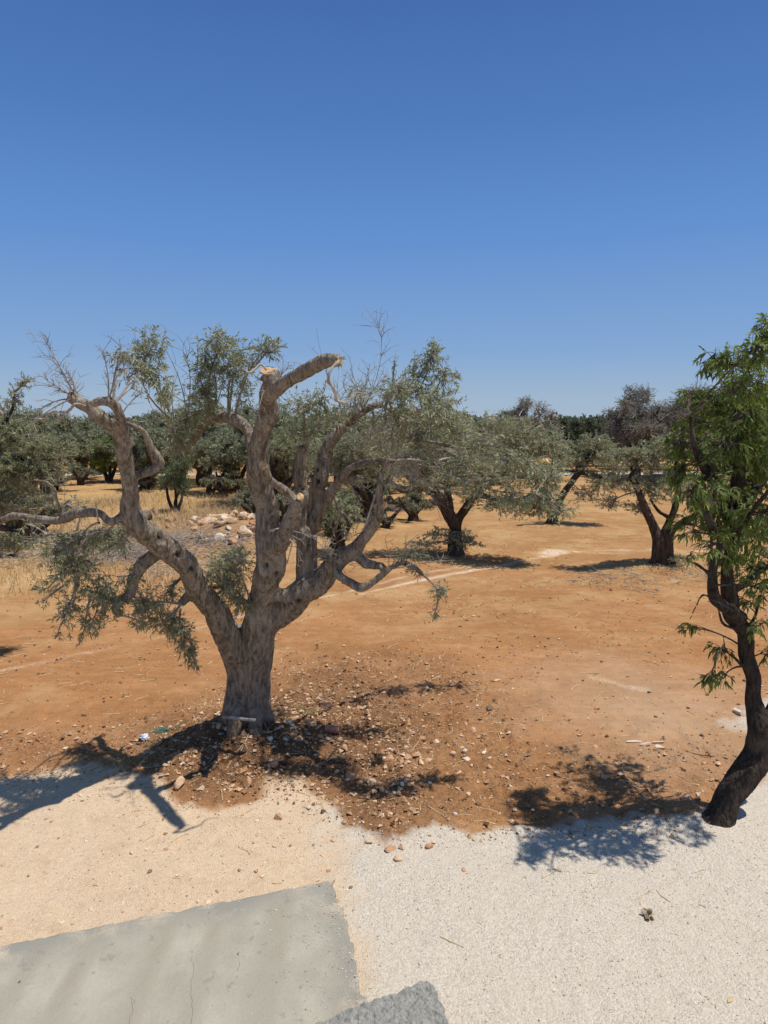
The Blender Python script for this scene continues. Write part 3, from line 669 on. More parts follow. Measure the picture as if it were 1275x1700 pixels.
# ---- the big pruned olive
Y0 = TRY
LEAN = True; KNOT = .24
Ls = []
def A(*p): L = limb(p); Ls.append(L); return L
base = at(412, 1190, Y0); 
A((410, 1222, Y0, 52), (412, 1195, Y0, 45), (413, 1160, Y0, 42), (414, 1110, Y0, 41), (416, 1075, Y0, 38))
A((384, 1235, Y0-.05, 22), (388, 1180, Y0-.1, 20), (394, 1100, Y0-.05, 20), (400, 1040, Y0, 12))
A((444, 1228, Y0-.05, 22), (438, 1170, Y0-.08, 18), (434, 1100, Y0-.06, 16), (440, 1040, Y0, 12))
A((402, 1110, Y0, 33), (385, 1065, Y0-.08, 31), (362, 1025, Y0-.2, 27), (335, 980, Y0-.35, 25), (300, 935, Y0-.5, 24), (262, 900, Y0-.65, 24), (228, 872, Y0-.8, 22), (215, 845, Y0-.8, 18), (212, 800, Y0-.85, 16), (204, 750, Y0-.9, 15), (188, 712, Y0-.92, 14), (158, 688, Y0-.95, 12), (136, 672, Y0-.95, 11), (120, 660, Y0-.95, 10))
A((205, 740, Y0-.9, 12), (201, 705, Y0-.95, 10), (194, 684, Y0-1.0, 9), (182, 671, Y0-1.0, 9), (165, 667, Y0-1.0, 7), (152, 672, Y0-1.0, 6))
A((418, 1090, Y0, 36), (430, 1030, Y0-.05, 31), (438, 975, Y0-.1, 29), (450, 925, Y0-.1, 31), (446, 880, Y0-.1, 26), (438, 830, Y0-.1, 24), (431, 780, Y0-.12, 21), (433, 725, Y0-.15, 19), (441, 670, Y0-.2, 18), (446, 640, Y0-.25, 18), (447, 619, Y0-.27, 18))
A((450, 662, Y0-.25, 13), (475, 640, Y0-.4, 14), (510, 620, Y0-.6, 13.5), (540, 606, Y0-.75, 12), (563, 599, Y0-.85, 11))
A((424, 750, Y0-.12, 13), (408, 712, Y0, 10), (380, 693, Y0+.15, 10), (352, 697, Y0+.3, 10), (325, 720, Y0+.45, 9), (303, 752, Y0+.5, 8))
A((455, 925, Y0-.2, 18), (470, 895, Y0-.35, 18), (480, 860, Y0-.42, 15), (489, 838, Y0-.48, 11), (497, 826, Y0-.5, 9))
A((489, 832, Y0-.45, 8), (470, 812, Y0-.5, 7), (452, 800, Y0-.55, 6), (442, 785, Y0-.6, 8), (437, 774, Y0-.65, 9))
A((432, 1105, Y0, 26), (440, 1060, Y0, 25), (464, 1018, Y0, 29), (496, 990, Y0-.02, 31), (535, 962, Y0-.05, 27), (558, 935, Y0-.1, 20), (580, 918, Y0-.15, 17), (602, 898, Y0-.2, 13), (622, 872, Y0-.25, 11), (633, 848, Y0-.3, 8), (630, 810, Y0-.3, 6), (640, 775, Y0-.3, 4), (675, 760, Y0-.35, 3.5), (710, 768, Y0-.4, 3), (735, 785, Y0-.4, 2))
A((510, 985, Y0+.05, 26), (512, 940, Y0+.12, 24), (506, 895, Y0+.18, 21), (502, 858, Y0+.2, 17), (500, 825, Y0+.22, 15), (503, 785, Y0+.25, 13), (507, 740, Y0+.3, 11))
A((512, 930, Y0+.15, 18), (516, 880, Y0+.3, 18), (526, 835, Y0+.4, 19), (532, 790, Y0+.45, 16), (542, 745, Y0+.5, 14), (560, 715, Y0+.55, 12), (590, 690, Y0+.55, 9), (618, 674, Y0+.5, 7), (642, 676, Y0+.45, 5), (660, 700, Y0+.4, 4), (676, 728, Y0+.35, 3))
A((530, 842, Y0+.4, 14), (556, 808, Y0+.3, 9), (582, 780, Y0+.2, 7.5), (610, 769, Y0+.1, 6), (635, 770, Y0, 4))
A((560, 800, Y0+.3, 6), (590, 793, Y0+.3, 5), (615, 795, Y0+.3, 3))
A((572, 925, Y0-.15, 13), (562, 950, Y0-.3, 9), (575, 968, Y0-.4, 9), (598, 978, Y0-.45, 8.5), (620, 966, Y0-.45, 8), (645, 946, Y0-.45, 7), (668, 934, Y0-.45, 6), (688, 942, Y0-.5, 6.5), (703, 955, Y0-.5, 5))
A((585, 912, Y0-.1, 13), (608, 928, Y0-.2, 10), (630, 942, Y0-.35, 9), (646, 946, Y0-.45, 7))
A((288, 912, Y0-.55, 12), (262, 920, Y0-.6, 13), (240, 938, Y0-.65, 13), (228, 955, Y0-.7, 10), (222, 970, Y0-.7, 11), (208, 990, Y0-.75, 9), (195, 1008, Y0-.8, 7), (200, 1022, Y0-.8, 10))
A((330, 985, Y0-.35, 11), (312, 996, Y0-.4, 11), (300, 1003, Y0-.45, 9))
A((300, 960, Y0-.3, 5), (285, 975, Y0-.2, 5), (290, 1000, Y0-.1, 4), (312, 988, Y0-.1, 3))
A((222, 880, Y0-.8, 12), (205, 858, Y0-.85, 9), (185, 866, Y0-.9, 8), (165, 852, Y0-.85, 8), (130, 852, Y0-.7, 9), (95, 866, Y0-.5, 9), (55, 862, Y0-.4, 8), (20, 856, Y0-.3, 7), (-20, 872, Y0-.2, 6), (-70, 868, Y0, 4))
A((228, 868, Y0-.7, 13), (242, 856, Y0-.55, 12), (255, 848, Y0-.5, 12))
A((105, 862, Y0-.55, 4), (95, 835, Y0-.6, 4), (85, 808, Y0-.65, 3.5), (65, 797, Y0-.7, 3), (45, 800, Y0-.7, 2))
A((215, 800, Y0-.85, 5), (235, 785, Y0-.8, 8), (262, 775, Y0-.75, 8), (266, 765, Y0-.75, 8), (250, 745, Y0-.75, 7), (240, 720, Y0-.75, 6), (222, 708, Y0-.8, 4), (205, 700, Y0-.85, 3))
A((442, 980, Y0-.1, 20), (470, 985, Y0-.1, 22), (500, 990, Y0-.05, 22))
A((405, 1000, Y0-.0, 5), (418, 1005, Y0-.05, 12), (428, 1010, Y0-.05, 18))
A((676, 728, Y0+.35, 4), (720, 735, 9.0, 4), (770, 745, 8.7, 3.5), (820, 740, 8.55, 3), (870, 760, 8.5, 2.4))
A((735, 785, Y0-.4, 3), (780, 800, 8.5, 3), (830, 815, 8.5, 2.6), (890, 820, 8.6, 2))
A((660, 700, Y0+.4, 4), (700, 700, 10.0, 4), (760, 712, 10.6, 3.5), (830, 720, 10.9, 3), (900, 735, 11, 2.2))
for (a_, b_, y_) in ((352, 1222, -.05), (386, 1238, -.4), (432, 1240, -.42), (470, 1216, -.1), (462, 1200, .25), (365, 1195, .25)):
    A((412+(a_-412)*.35, 1165, Y0+y_*.3, 17), (412+(a_-412)*.75, 1200+(b_-1200)*.35, Y0+y_*.75, 15), (a_, b_, Y0+y_, 11), (412+(a_-412)*1.3, b_+10, Y0+y_*1.3, 6))
cavs = []
for (a, b, Y, r, dd) in [(440, 941, Y0-.55, 8, .06), (462, 955, Y0-.5, 8, .05), (495, 1000, Y0-.35, 9, .05), (482, 1003, Y0-.35, 4, .03), (523, 1003, Y0-.3, 6, .04), (435, 848, Y0-.32, 4, .03), (441, 866, Y0-.32, 4, .03), (482, 862, Y0-.52, 3, .02), (478, 880, Y0-.5, 3.5, .02), (497, 806, Y0+.08, 4, .03), (504, 812, Y0+.08, 4, .03), (502, 852, Y0+.03, 4, .03), (515, 905, Y0, 6, .04), (270, 893, Y0-.85, 12, .05), (298, 922, Y0-.7, 8, .04), (320, 945, Y0-.6, 7, .03), (525, 780, Y0+.28, 5, .03), (528, 800, Y0+.28, 5, .03), (400, 1055, Y0-.3, 4, .02), (458, 905, Y0-.4, 4, .03), (462, 918, Y0-.4, 4, .03), (437, 985, Y0-.35, 3, .02), (380, 1060, Y0-.35, 2, .02)]:
    cavs.append((at(a, b, Y), pxm(r, Y), dd))
olive = empty('olive_tree', base, 'large pruned old olive tree with sawn limbs and bare twigs in the foreground', 'olive tree')
# project cavity centres to the surface: nearest limb point toward the camera
allL = np.vstack(Ls); cav2 = []
for p, r_, dd in cavs:
    d = unit(p-np.array([0, 0, CAMZ])); t = (allL[:, :3]-np.array([0, 0, CAMZ]))@d
    dist = np.linalg.norm(allL[:, :3]-(np.array([0, 0, CAMZ])+t[:, None]*d), axis=1)
    ok = dist < allL[:, 3]*1.0+.02
    if ok.any():
        k = np.where(ok)[0][np.argmin((t-np.sqrt(np.clip(allL[:, 3]**2-dist**2, 0, None)))[ok])]
        tt_ = t[k]-math.sqrt(max(allL[k, 3]**2-dist[k]**2, 0)); cav2.append((np.array([0, 0, CAMZ])+tt_*d, r_*1.15, dd*1.2))
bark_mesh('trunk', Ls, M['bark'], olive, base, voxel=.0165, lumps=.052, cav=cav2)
def disc(name, c, nrm, r, mat, parent, base, th=.012):
    nrm = unit(nrm); u = unit(np.cross(nrm, (0, .3, 1.))); v = np.cross(nrm, u); k = 20; rr = np.random.default_rng(int(r*1e5))
    a = np.arange(k)*2*math.pi/k; jit = rr.uniform(.88, 1.06, k)[:, None]
    ring = (np.cos(a)[:, None]*u+np.sin(a)[:, None]*v)*r*jit
    V = np.vstack([c+nrm*th+ring*.97, c+ring, [c+nrm*(th+.004)], c-nrm*.01+ring*.9]); b = np.arange(k); b2 = (b+1) % k
    o = build(name, V, [np.stack([b, b2, np.full(k, 2*k)], 1), np.vstack([np.stack([k+b, k+b2, b2, b], 1), np.stack([2*k+1+b, 2*k+1+b2, k+b2, k+b], 1)])], M[mat], parent, None, False, base)
    return o
def cut(a, b, Y, r, nrm, label):
    o = disc('cut_face', at(a, b, Y), nrm, pxm(r, Y)*.8, 'cutwood', olive, base); o['label'] = label
cut(447, 617, Y0-.27, 19, (.1, -.45, 1), 'pale orange sawn top of the tallest limb')
cut(437, 772, Y0-.68, 9, (-.3, -.9, .4), 'small orange sawn stub end')
cut(498, 825, Y0-.53, 8, (.5, -.9, .5), 'round sawn end of the short front stub')
cut(564, 599, Y0-.86, 10, (.9, -.2, .25), 'grey sawn end of the slanting top limb')
cut(644, 944, Y0-.53, 5.5, (.2, -1, .2), 'small orange cut on the looping low limb')
cut(258, 846, Y0-.48, 11, (1, -.1, .1), 'sawn end of the short stub on the left limb')
cut(640, 838, Y0-.38, 6, (.9, -.4, .1), 'brown sawn end on the right limb')
cut(117, 657, Y0-.96, 9.5, (-.9, -.1, .35), 'weathered sawn end of the left limb')
main_sk = np.vstack(Ls)
cr = Crown(main_sk, 3, mul=1.7, leaf=(.058, .0135), near=True, leafstep=.0125, twr=.0022)
def PC(a, b, rx, ry, Y, n_, dens=1.0, anc=None, rz_=None, **k):
    c = at(a, b, Y); g_ = 1.0 if LEAN or LEANA else .84; rad = (pxm(rx, Y)*1.3*g_, rz_ or pxm((rx+ry)*.6, Y), pxm(ry, Y)*1.25*g_)
    cr.clump(c, rad, n_, dens, anchor=at(*anc) if anc else None, **k)
PC(250, 580, 34, 30, 8.6, 26, 1, (290, 700, 9.4)); PC(222, 615, 30, 25, 8.5, 18, .8, (188, 672, 8.2)); PC(262, 620, 22, 28, 8.6, 14, .8, (300, 740, 9.5))
PC(372, 565, 34, 24, 9.1, 28, 1, (350, 697, 9.3)); PC(350, 600, 28, 34, 9.2, 26, .9, (350, 697, 9.3)); PC(385, 625, 30, 30, 9.2, 22, .9, (380, 693, 9.2)); PC(345, 655, 30, 30, 9.2, 34, 1, (345, 699, 9.3)); PC(400, 650, 20, 28, 9.1, 14, .8, (390, 695, 9.2))
PC(440, 578, 30, 16, 9.0, 18, 1, (400, 640, 9.1)); PC(415, 600, 30, 18, 9.0, 12, .8, (400, 650, 9.1)); PC(300, 715, 24, 34, 9.3, 30, 1.1, (305, 750, 9.6)); PC(310, 690, 25, 25, 9.3, 16, 1, (330, 715, 9.5))
PC(505, 672, 30, 26, 9.35, 24, 1, (507, 742, 9.4)); PC(535, 660, 18, 28, 9.3, 16, 1, (507, 742, 9.4)); PC(500, 715, 38, 28, 9.3, 26, .9, (507, 742, 9.4)); PC(545, 690, 26, 20, 9.3, 10, .8)
PC(722, 590, 17, 24, 9.3, 20, 1.1, (690, 660, 9.5)); PC(700, 610, 24, 25, 9.3, 22, 1, (660, 700, 9.5)); PC(742, 625, 20, 26, 9.3, 18, 1, (700, 690, 9.5)); PC(735, 665, 30, 28, 9.4, 28, 1, (676, 728, 9.4)); PC(690, 650, 36, 28, 9.3, 26, .9, (650, 690, 9.5)); PC(650, 650, 30, 30, 9.4, 18, .7, (640, 678, 9.5)); PC(655, 600, 6, 18, 9.3, 3, .8, (650, 660, 9.5))
PC(700, 710, 50, 36, 9.5, 36, .9, (676, 728, 9.4)); PC(650, 720, 50, 40, 9.6, 26, .6, (660, 700, 9.5)); PC(720, 750, 48, 34, 9.5, 30, .8, (690, 745, 9.4)); PC(610, 730, 50, 40, 9.8, 26, .45, (618, 680, 9.6)); PC(770, 730, 40, 36, 9.6, 26, .9, (700, 700, 9.4)); PC(780, 780, 44, 34, 9.6, 24, .8, (720, 770, 8.7)); PC(690, 790, 50, 36, 9.4, 20, .5, (690, 762, 8.7))
PC(130, 905, 52, 28, 8.5, 34, .9, (165, 868, 8.2)); PC(125, 950, 46, 30, 8.3, 40, 1, (165, 880, 8.2)); PC(175, 890, 40, 22, 8.4, 26, 1, (200, 862, 8.2)); PC(165, 985, 38, 28, 8.3, 34, 1, (200, 1000, 8.3)); PC(200, 905, 30, 20, 8.3, 12, .9)
PC(90, 925, 24, 24, 8.4, 14, .9, (120, 890, 8.3)); PC(185, 1000, 36, 24, 8.3, 26, 1, (198, 1010, 8.3))
PC(108, 1020, 15, 34, 8.2, 16, .9, (125, 960, 8.3), sag=-.05); PC(140, 1045, 15, 30, 8.2, 12, .9, (150, 990, 8.3), sag=-.05); PC(170, 1030, 12, 24, 8.2, 8, .9, (175, 990, 8.3)); PC(95, 1055, 8, 12, 8.2, 5, 1, (105, 1030, 8.2)); PC(70, 1000, 12, 10, 8.2, 4, .9, (110, 970, 8.3))
PC(245, 1000, 30, 24, 8.5, 32, .9, (300, 1003, 8.6)); PC(270, 1030, 36, 22, 8.5, 32, .9, (300, 1003, 8.6)); PC(300, 1055, 24, 28, 8.5, 24, .9, (300, 1010, 8.6)); PC(318, 1090, 16, 22, 8.5, 16, 1, (305, 1040, 8.5)); PC(240, 1035, 22, 16, 8.5, 10, .9); PC(280, 985, 30, 20, 8.8, 18, .8)
PC(385, 930, 42, 26, 8.95, 34, .9, (415, 1000, 8.95)); PC(375, 970, 36, 30, 8.9, 46, 1, (412, 1003, 8.95)); PC(395, 1000, 30, 24, 8.9, 30, 1, (412, 1003, 8.95)); PC(355, 950, 22, 26, 8.9, 16, .8); PC(380, 1030, 16, 12, 8.9, 8, .9)
PC(732, 985, 20, 26, 8.6, 18, .9, (703, 955, 8.6)); PC(722, 1020, 12, 16, 8.6, 7, .9, (728, 990, 8.6)); PC(680, 920, 34, 16, 8.7, 14, .8, (668, 934, 8.65)); PC(690, 950, 14, 14, 8.6, 8, .8)
PC(565, 850, 45, 34, 9.9, 28, .8, (556, 808, 9.4)); PC(585, 800, 35, 20, 9.6, 10, .6)
PC(108, 838, 12, 26, 8.7, 5, 1, (130, 852, 8.4)); PC(132, 790+45, 12, 26, 8.5, 6, 1, (130, 852, 8.4)); PC(562, 598, 6, 8, 8.25, 5, 1.4, (560, 600, 8.3)); PC(563, 925, 8, 12, 8.95, 5, 1.3, (563, 935, 8.9))
for (a_, b_, rx_, ry_, Y_, n__, an) in [(60, 900, 26, 14, 8.3, 10, (110, 905, 8.4)), (45, 870, 20, 12, 8.4, 6, (80, 890, 8.4)), (80, 975, 22, 14, 8.3, 8, (110, 950, 8.3)), (120, 1010, 18, 22, 8.2, 12, (130, 960, 8.3)), (155, 1030, 16, 26, 8.2, 10, (165, 990, 8.3)), (215, 960, 26, 20, 8.4, 14, (228, 955, 8.4)), (235, 1015, 22, 24, 8.4, 18, (222, 990, 8.35)), (285, 1045, 26, 24, 8.5, 20, (300, 1005, 8.6)), (310, 1075, 16, 22, 8.5, 12, (305, 1040, 8.5)), (325, 1105, 9, 12, 8.5, 6, (318, 1080, 8.5)), (330, 960, 18, 24, 8.8, 12, (320, 990, 8.7)),
  (200, 590, 22, 16, 8.5, 10, (188, 672, 8.2)), (280, 650, 16, 22, 8.6, 8, (290, 700, 9.4)), (330, 620, 18, 40, 9.2, 20, (345, 699, 9.3)), (395, 590, 26, 26, 9.1, 16, (380, 693, 9.2)), (455, 570, 18, 10, 9.0, 8, (420, 610, 9.1)), (330, 680, 30, 20, 9.3, 20, (340, 700, 9.3)), (290, 740, 20, 20, 9.4, 14, (303, 750, 9.6)),
  (665, 640, 30, 26, 9.0, 20, (650, 678, 9.5)), (700, 680, 40, 30, 8.9, 28, (676, 728, 9.4)), (745, 700, 30, 34, 8.9, 22, (700, 710, 9.3)), (760, 770, 36, 30, 8.8, 20, (720, 775, 8.7)), (640, 800, 26, 26, 8.8, 8, (650, 768, 8.75)), (560, 690, 30, 20, 9.2, 12, (560, 715, 9.6)), (600, 650, 30, 16, 9.1, 8, (600, 686, 9.6))]:
    PC(a_, b_, rx_, ry_, Y_, n__, .95, an, sag=-.02)
PC(225, 640, 12, 20, 8.3, 5, .7, (188, 672, 8.1))
for (a_, b_, rx_, ry_, Y_, n__) in [(800, 735, 34, 24, 8.65, 20), (840, 765, 34, 26, 8.5, 22), (880, 770, 32, 26, 8.55, 20), (800, 800, 34, 24, 8.5, 16), (850, 825, 34, 22, 8.5, 20), (905, 830, 34, 24, 8.6, 22), (935, 850, 22, 20, 8.6, 10), (760, 770, 34, 30, 8.7, 14), (920, 780, 24, 26, 8.7, 12),
  (760, 700, 34, 24, 10.6, 18), (820, 705, 36, 22, 10.8, 22), (880, 715, 34, 24, 10.9, 22), (930, 740, 26, 28, 10.9, 16), (870, 770, 34, 24, 10.9, 16), (720, 690, 30, 26, 10.4, 12), (800, 760, 30, 24, 10.8, 12)]:
    PC(a_, b_, rx_, ry_, Y_, n__, .95, sag=.03)
# bare twigs
def bare(a, b, Y, tips, r=.006, subn=14, spread=.32, anc=None):
    a0 = at(a, b, Y); cr.cb = 0
    for (c, d, Z) in tips:
        e = at(c, d, Z); P = cr.twig(a0, e, .06, dens=0, r=r, sides=4); L = np.linalg.norm(e-a0)
        for _ in range(subn):
            s_ = P[cr.rr.integers(1, len(P))]; q = s_+unit(unit(e-a0)+cr.rr.normal(size=3)*.75)*L*cr.rr.uniform(.15, spread*1.4)
            P2 = cr.twig(s_, q, .03, dens=0, r=.0026)
            for _ in range(2):
                s2 = P2[cr.rr.integers(1, len(P2))]; cr.twig(s2, s2+unit((q-s_)+cr.rr.normal(size=3)*L*.25)*L*cr.rr.uniform(.08, .2), .02, dens=0, r=.0016)
bare(130, 665, 8.15, [(72, 560, 8.1), (90, 600, 8.0), (105, 610, 8.3)], .004, 16, .25)
bare(128, 662, 8.15, [(70, 625, 8.0), (60, 640, 8.0)], .004, 10)
bare(180, 668, 8.1, [(205, 612, 8.1), (170, 585, 8.0), (200, 575, 8.3)], .005, 14, .24)
bare(200, 690, 8.15, [(235, 700, 8.3), (250, 655, 8.3)], .004, 8)
bare(300, 740, 9.5, [(288, 630, 9.2), (272, 575, 9.0), (305, 585, 9.1)], .006, 9, .22)
bare(445, 640, 8.85, [(480, 600, 8.7), (400, 612, 8.8), (480, 670, 8.6), (430, 680, 8.5)], .004, 12)
bare(600, 688, 9.6, [(630, 545, 9.4), (610, 620, 9.4), (660, 640, 9.4), (585, 620, 9.3), (570, 640, 9.3), (640, 625, 9.3)], .004, 20, .24)
bare(560, 665, 9.3, [(525, 545, 9.2)], .003, 2); bare(575, 700, 9.55, [(600, 650, 9.4), (630, 670, 9.3), (560, 650, 9.2)], .005, 18)
bare(640, 678, 9.5, [(690, 720, 9.4), (630, 740, 9.3), (700, 690, 9.4), (660, 770, 9.3), (600, 740, 9.3)], .005, 22)
bare(660, 762, 8.75, [(760, 790, 8.7), (720, 830, 8.7), (800, 760, 8.7), (690, 800, 8.7), (650, 800, 8.8)], .004, 20)
bare(560, 800, 9.4, [(600, 850, 9.3), (540, 760, 9.2), (620, 820, 9.2)], .004, 14)
bare(520, 930, 9.0, [(600, 880, 8.8), (560, 920, 8.7), (560, 870, 8.9), (590, 940, 8.7)], .003, 14)
bare(645, 946, 8.6, [(690, 890, 8.6), (730, 930, 8.5), (640, 900, 8.6)], .004, 10)
bare(118, 662, 8.1, [(55, 700, 8.0), (60, 690, 8.2)], .005, 8)
bare(480, 880, 8.6, [(540, 895, 8.4), (440, 910, 8.5), (500, 930, 8.4)], .003, 8)
bare(345, 697, 9.3, [(370, 620, 9.2), (340, 640, 9.3)], .007, 4)
cr.out('leaf', 'twig', olive, base)
# bleached dead branches
def dead(*p):
    mb = MB(); L = limb(p); tube(mb, L[:, :3], L[:, 3]*.62, 7, .5, wob=.3); mb.out('dead_branch', M['twig_pale'], olive, True, base)
dead((562, 600, 8.2, 5), (549, 614, 8.15, 4), (547, 632, 8.15, 4), (556, 648, 8.15, 4), (558, 666, 8.15, 5))
dead((558, 664, 8.15, 4), (575, 668, 8.2, 2.5), (590, 652, 8.3, 2), (610, 655, 8.3, 1.5))
dead((140, 672, 8.1, 3), (125, 671, 8.05, 3.5), (112, 685, 8.05, 4), (85, 685, 8.05, 3), (75, 697, 8.05, 3), (60, 695, 8.1, 2.5), (52, 708, 8.1, 2))
dead((108, 686, 8.05, 2.5), (95, 700, 8.05, 2.5), (100, 690, 8.05, 2)); dead((112, 685, 8.05, 2.5), (117, 692, 8.0, 2), (119, 700, 8.0, 1.2))
dead((402, 612, 8.7, 2), (415, 618, 8.65, 3), (432, 606, 8.7, 3.5), (440, 615, 8.75, 3))
dead((478, 935, 8.55, 2), (485, 905, 8.5, 2.5), (484, 898, 8.5, 2), (478, 892, 8.55, 2))
dead((455, 880, 8.55, 3), (448, 880, 8.5, 2.5), (462, 877, 8.5, 2))
dead((130, 868, 8.4, 2), (128, 880, 8.4, 3), (132, 862, 8.4, 2), (134, 850, 8.4, 1.4)); dead((162, 865, 8.2, 2.5), (160, 845, 8.2, 2.2), (158, 833, 8.2, 1.5))
dead((596, 905, 8.9, 4), (640, 770, 8.8, 2), (650, 764, 8.7, 2.4), (700, 764, 8.7, 2), (725, 783, 8.7, 1.5))

# ---- the almond on the right
LEAN = False; LEANA = True; KNOT = .16
ab = at(1195, 1375, 6.95); Ls = []
A((1180, 1450, 6.85, 34), (1188, 1400, 6.9, 32), (1196, 1366, 6.95, 27), (1215, 1325, 7.0, 25), (1240, 1285, 7.05, 26), (1257, 1240, 7.1, 23), (1259, 1200, 7.1, 21), (1250, 1150, 7.15, 14), (1245, 1100, 7.2, 14), (1236, 1050, 7.3, 15), (1216, 1015, 7.35, 14), (1208, 975, 7.4, 12), (1209, 930, 7.45, 10), (1211, 880, 7.5, 10), (1203, 835, 7.55, 9), (1185, 800, 7.55, 9), (1165, 770, 7.55, 7), (1150, 730, 7.5, 5), (1146, 690, 7.5, 3))
A((1176, 1440, 6.9, 16), (1172, 1385, 6.95, 15), (1186, 1352, 7.0, 14))
A((1216, 1440, 6.95, 15), (1212, 1385, 7.05, 14), (1212, 1345, 7.05, 13))
A((1262, 1215, 7.1, 16), (1285, 1180, 7.15, 15), (1320, 1140, 7.3, 14), (1360, 1060, 7.5, 12), (1390, 960, 7.6, 9), (1400, 860, 7.6, 6))
A((1225, 1030, 7.3, 12), (1200, 1005, 7.25, 10), (1185, 980, 7.2, 9), (1186, 940, 7.2, 7), (1196, 900, 7.2, 5), (1180, 870, 7.1, 6), (1168, 845, 7.1, 4), (1150, 820, 7.0, 3))
A((1210, 890, 7.5, 10), (1222, 850, 7.6, 11), (1226, 800, 7.7, 10), (1228, 750, 7.8, 8), (1225, 700, 7.8, 6), (1232, 650, 7.8, 5), (1250, 600, 7.8, 4), (1275, 575, 7.8, 3))
A((1215, 980, 7.4, 7), (1235, 970, 7.4, 6), (1260, 950, 7.5, 5), (1290, 930, 7.6, 4))
A((1222, 860, 7.6, 7), (1250, 820, 7.9, 7), (1285, 770, 8.1, 6), (1330, 700, 8.2, 4))
A((1204, 930, 7.45, 6), (1230, 880, 7.2, 5), (1255, 840, 7.0, 4), (1290, 800, 6.9, 3))
A((1195, 1005, 7.2, 4), (1180, 960, 7.1, 3.5), (1160, 940, 7.0, 3), (1140, 930, 7.0, 2)); A((1225, 1045, 7.3, 3), (1200, 1035, 7.2, 2.6), (1190, 1005, 7.1, 2.2), (1168, 988, 7.0, 2), (1155, 1008, 7.0, 1.6), (1140, 1040, 6.9, 1.2))
A((1236, 1110, 7.2, 3), (1222, 1095, 7.1, 2.5), (1205, 1080, 7.05, 2), (1200, 1055, 7.0, 1.5)); A((1240, 1045, 7.3, 4), (1255, 1020, 7.2, 3), (1262, 990, 7.2, 2.5), (1275, 1000, 7.1, 2))
A((1180, 880, 7.1, 2.5), (1181, 930, 7.0, 3), (1181, 975, 7.1, 3))
almond = empty('almond_tree', ab, 'almond tree with crooked dark trunk and drooping green leaves at the right edge', 'almond tree')
bark_mesh('trunk', Ls, M['almond_bark'], almond, ab, voxel=.0125, lumps=.022)
cr = Crown(np.vstack(Ls), 8, mul=1.9, leaf=(.080, .0185), near=True, leafstep=.0105, twr=.0028, gravity=.6, stemr=.008)
def AC(a, b, rx, ry, Y, n_, dens=1.0, **k): PC(a, b, rx, ry, Y, n_, dens, **k)
kw = dict(sag=.12, leafy=(.5, 1.0), maxlen=.4)
for (a, b, rx, ry, Y, n_) in [(1180, 600, 26, 24, 7.4, 14), (1210, 600, 28, 26, 7.5, 16), (1255, 580, 24, 34, 7.7, 16), (1272, 548, 16, 28, 7.8, 14), (1262, 600, 22, 30, 7.7, 12), (1240, 640, 40, 30, 7.7, 20), (1200, 640, 20, 20, 7.5, 7), (1155, 660, 24, 16, 7.4, 13), (1190, 670, 36, 26, 7.5, 22), (1235, 690, 44, 32, 7.6, 28), (1270, 660, 34, 40, 7.8, 20), (1160, 700, 30, 24, 7.4, 14), (1215, 740, 44, 36, 7.6, 28), (1125, 740, 14, 26, 7.3, 16), (1128, 780, 16, 26, 7.2, 16), (1265, 750, 40, 44, 7.9, 26), (1180, 780, 36, 32, 7.4, 17), (1240, 800, 42, 36, 7.5, 26), (1150, 820, 26, 24, 7.2, 12), (1190, 850, 34, 26, 7.3, 12), (1130, 865, 18, 16, 7.1, 6), (1265, 850, 36, 36, 7.5, 22), (1230, 880, 34, 28, 7.4, 15), (1150, 885, 22, 14, 7.1, 6), (1215, 920, 34, 24, 7.5, 9), (1265, 920, 30, 30, 7.4, 14), (1195, 880, 30, 20, 7.3, 8), (1145, 1042, 15, 10, 6.9, 6), (1200, 1080, 22, 20, 7.0, 9), (1180, 1130, 12, 14, 6.9, 6), (1205, 1125, 18, 16, 7.0, 8), (1262, 975, 34, 26, 7.2, 14), (1240, 1000, 22, 14, 7.1, 7), (1275, 1080, 12, 26, 7.0, 7), (1158, 928, 12, 8, 7.0, 2), (1185, 815, 40, 30, 7.3, 14), (1225, 850, 46, 34, 7.2, 16), (1250, 890, 40, 34, 7.3, 14), (1195, 905, 30, 26, 7.3, 9), (1240, 945, 36, 28, 7.2, 12), (1165, 855, 28, 22, 7.2, 9), (1262, 1040, 20, 20, 7.1, 7),
    (1320, 620, 50, 60, 7.9, 26), (1340, 740, 60, 60, 8.0, 30), (1330, 860, 50, 50, 7.8, 26), (1390, 800, 60, 80, 7.8, 30), (1340, 960, 50, 40, 7.6, 18), (1220, 700, 60, 50, 8.4, 24), (1240, 800, 70, 60, 8.5, 28), (1300, 700, 70, 70, 8.6, 26), (1180, 760, 50, 40, 8.2, 16), (1200, 860, 50, 40, 8.2, 12)]:
    AC(a-2, b, rx*.95, ry*.9, Y+float(LR.normal())*.45, int(n_*(1.05 if Y < 8.15 else .5)), 1.0, **kw)
cr.out('leaf_almond', 'twig_dark', almond, ab)

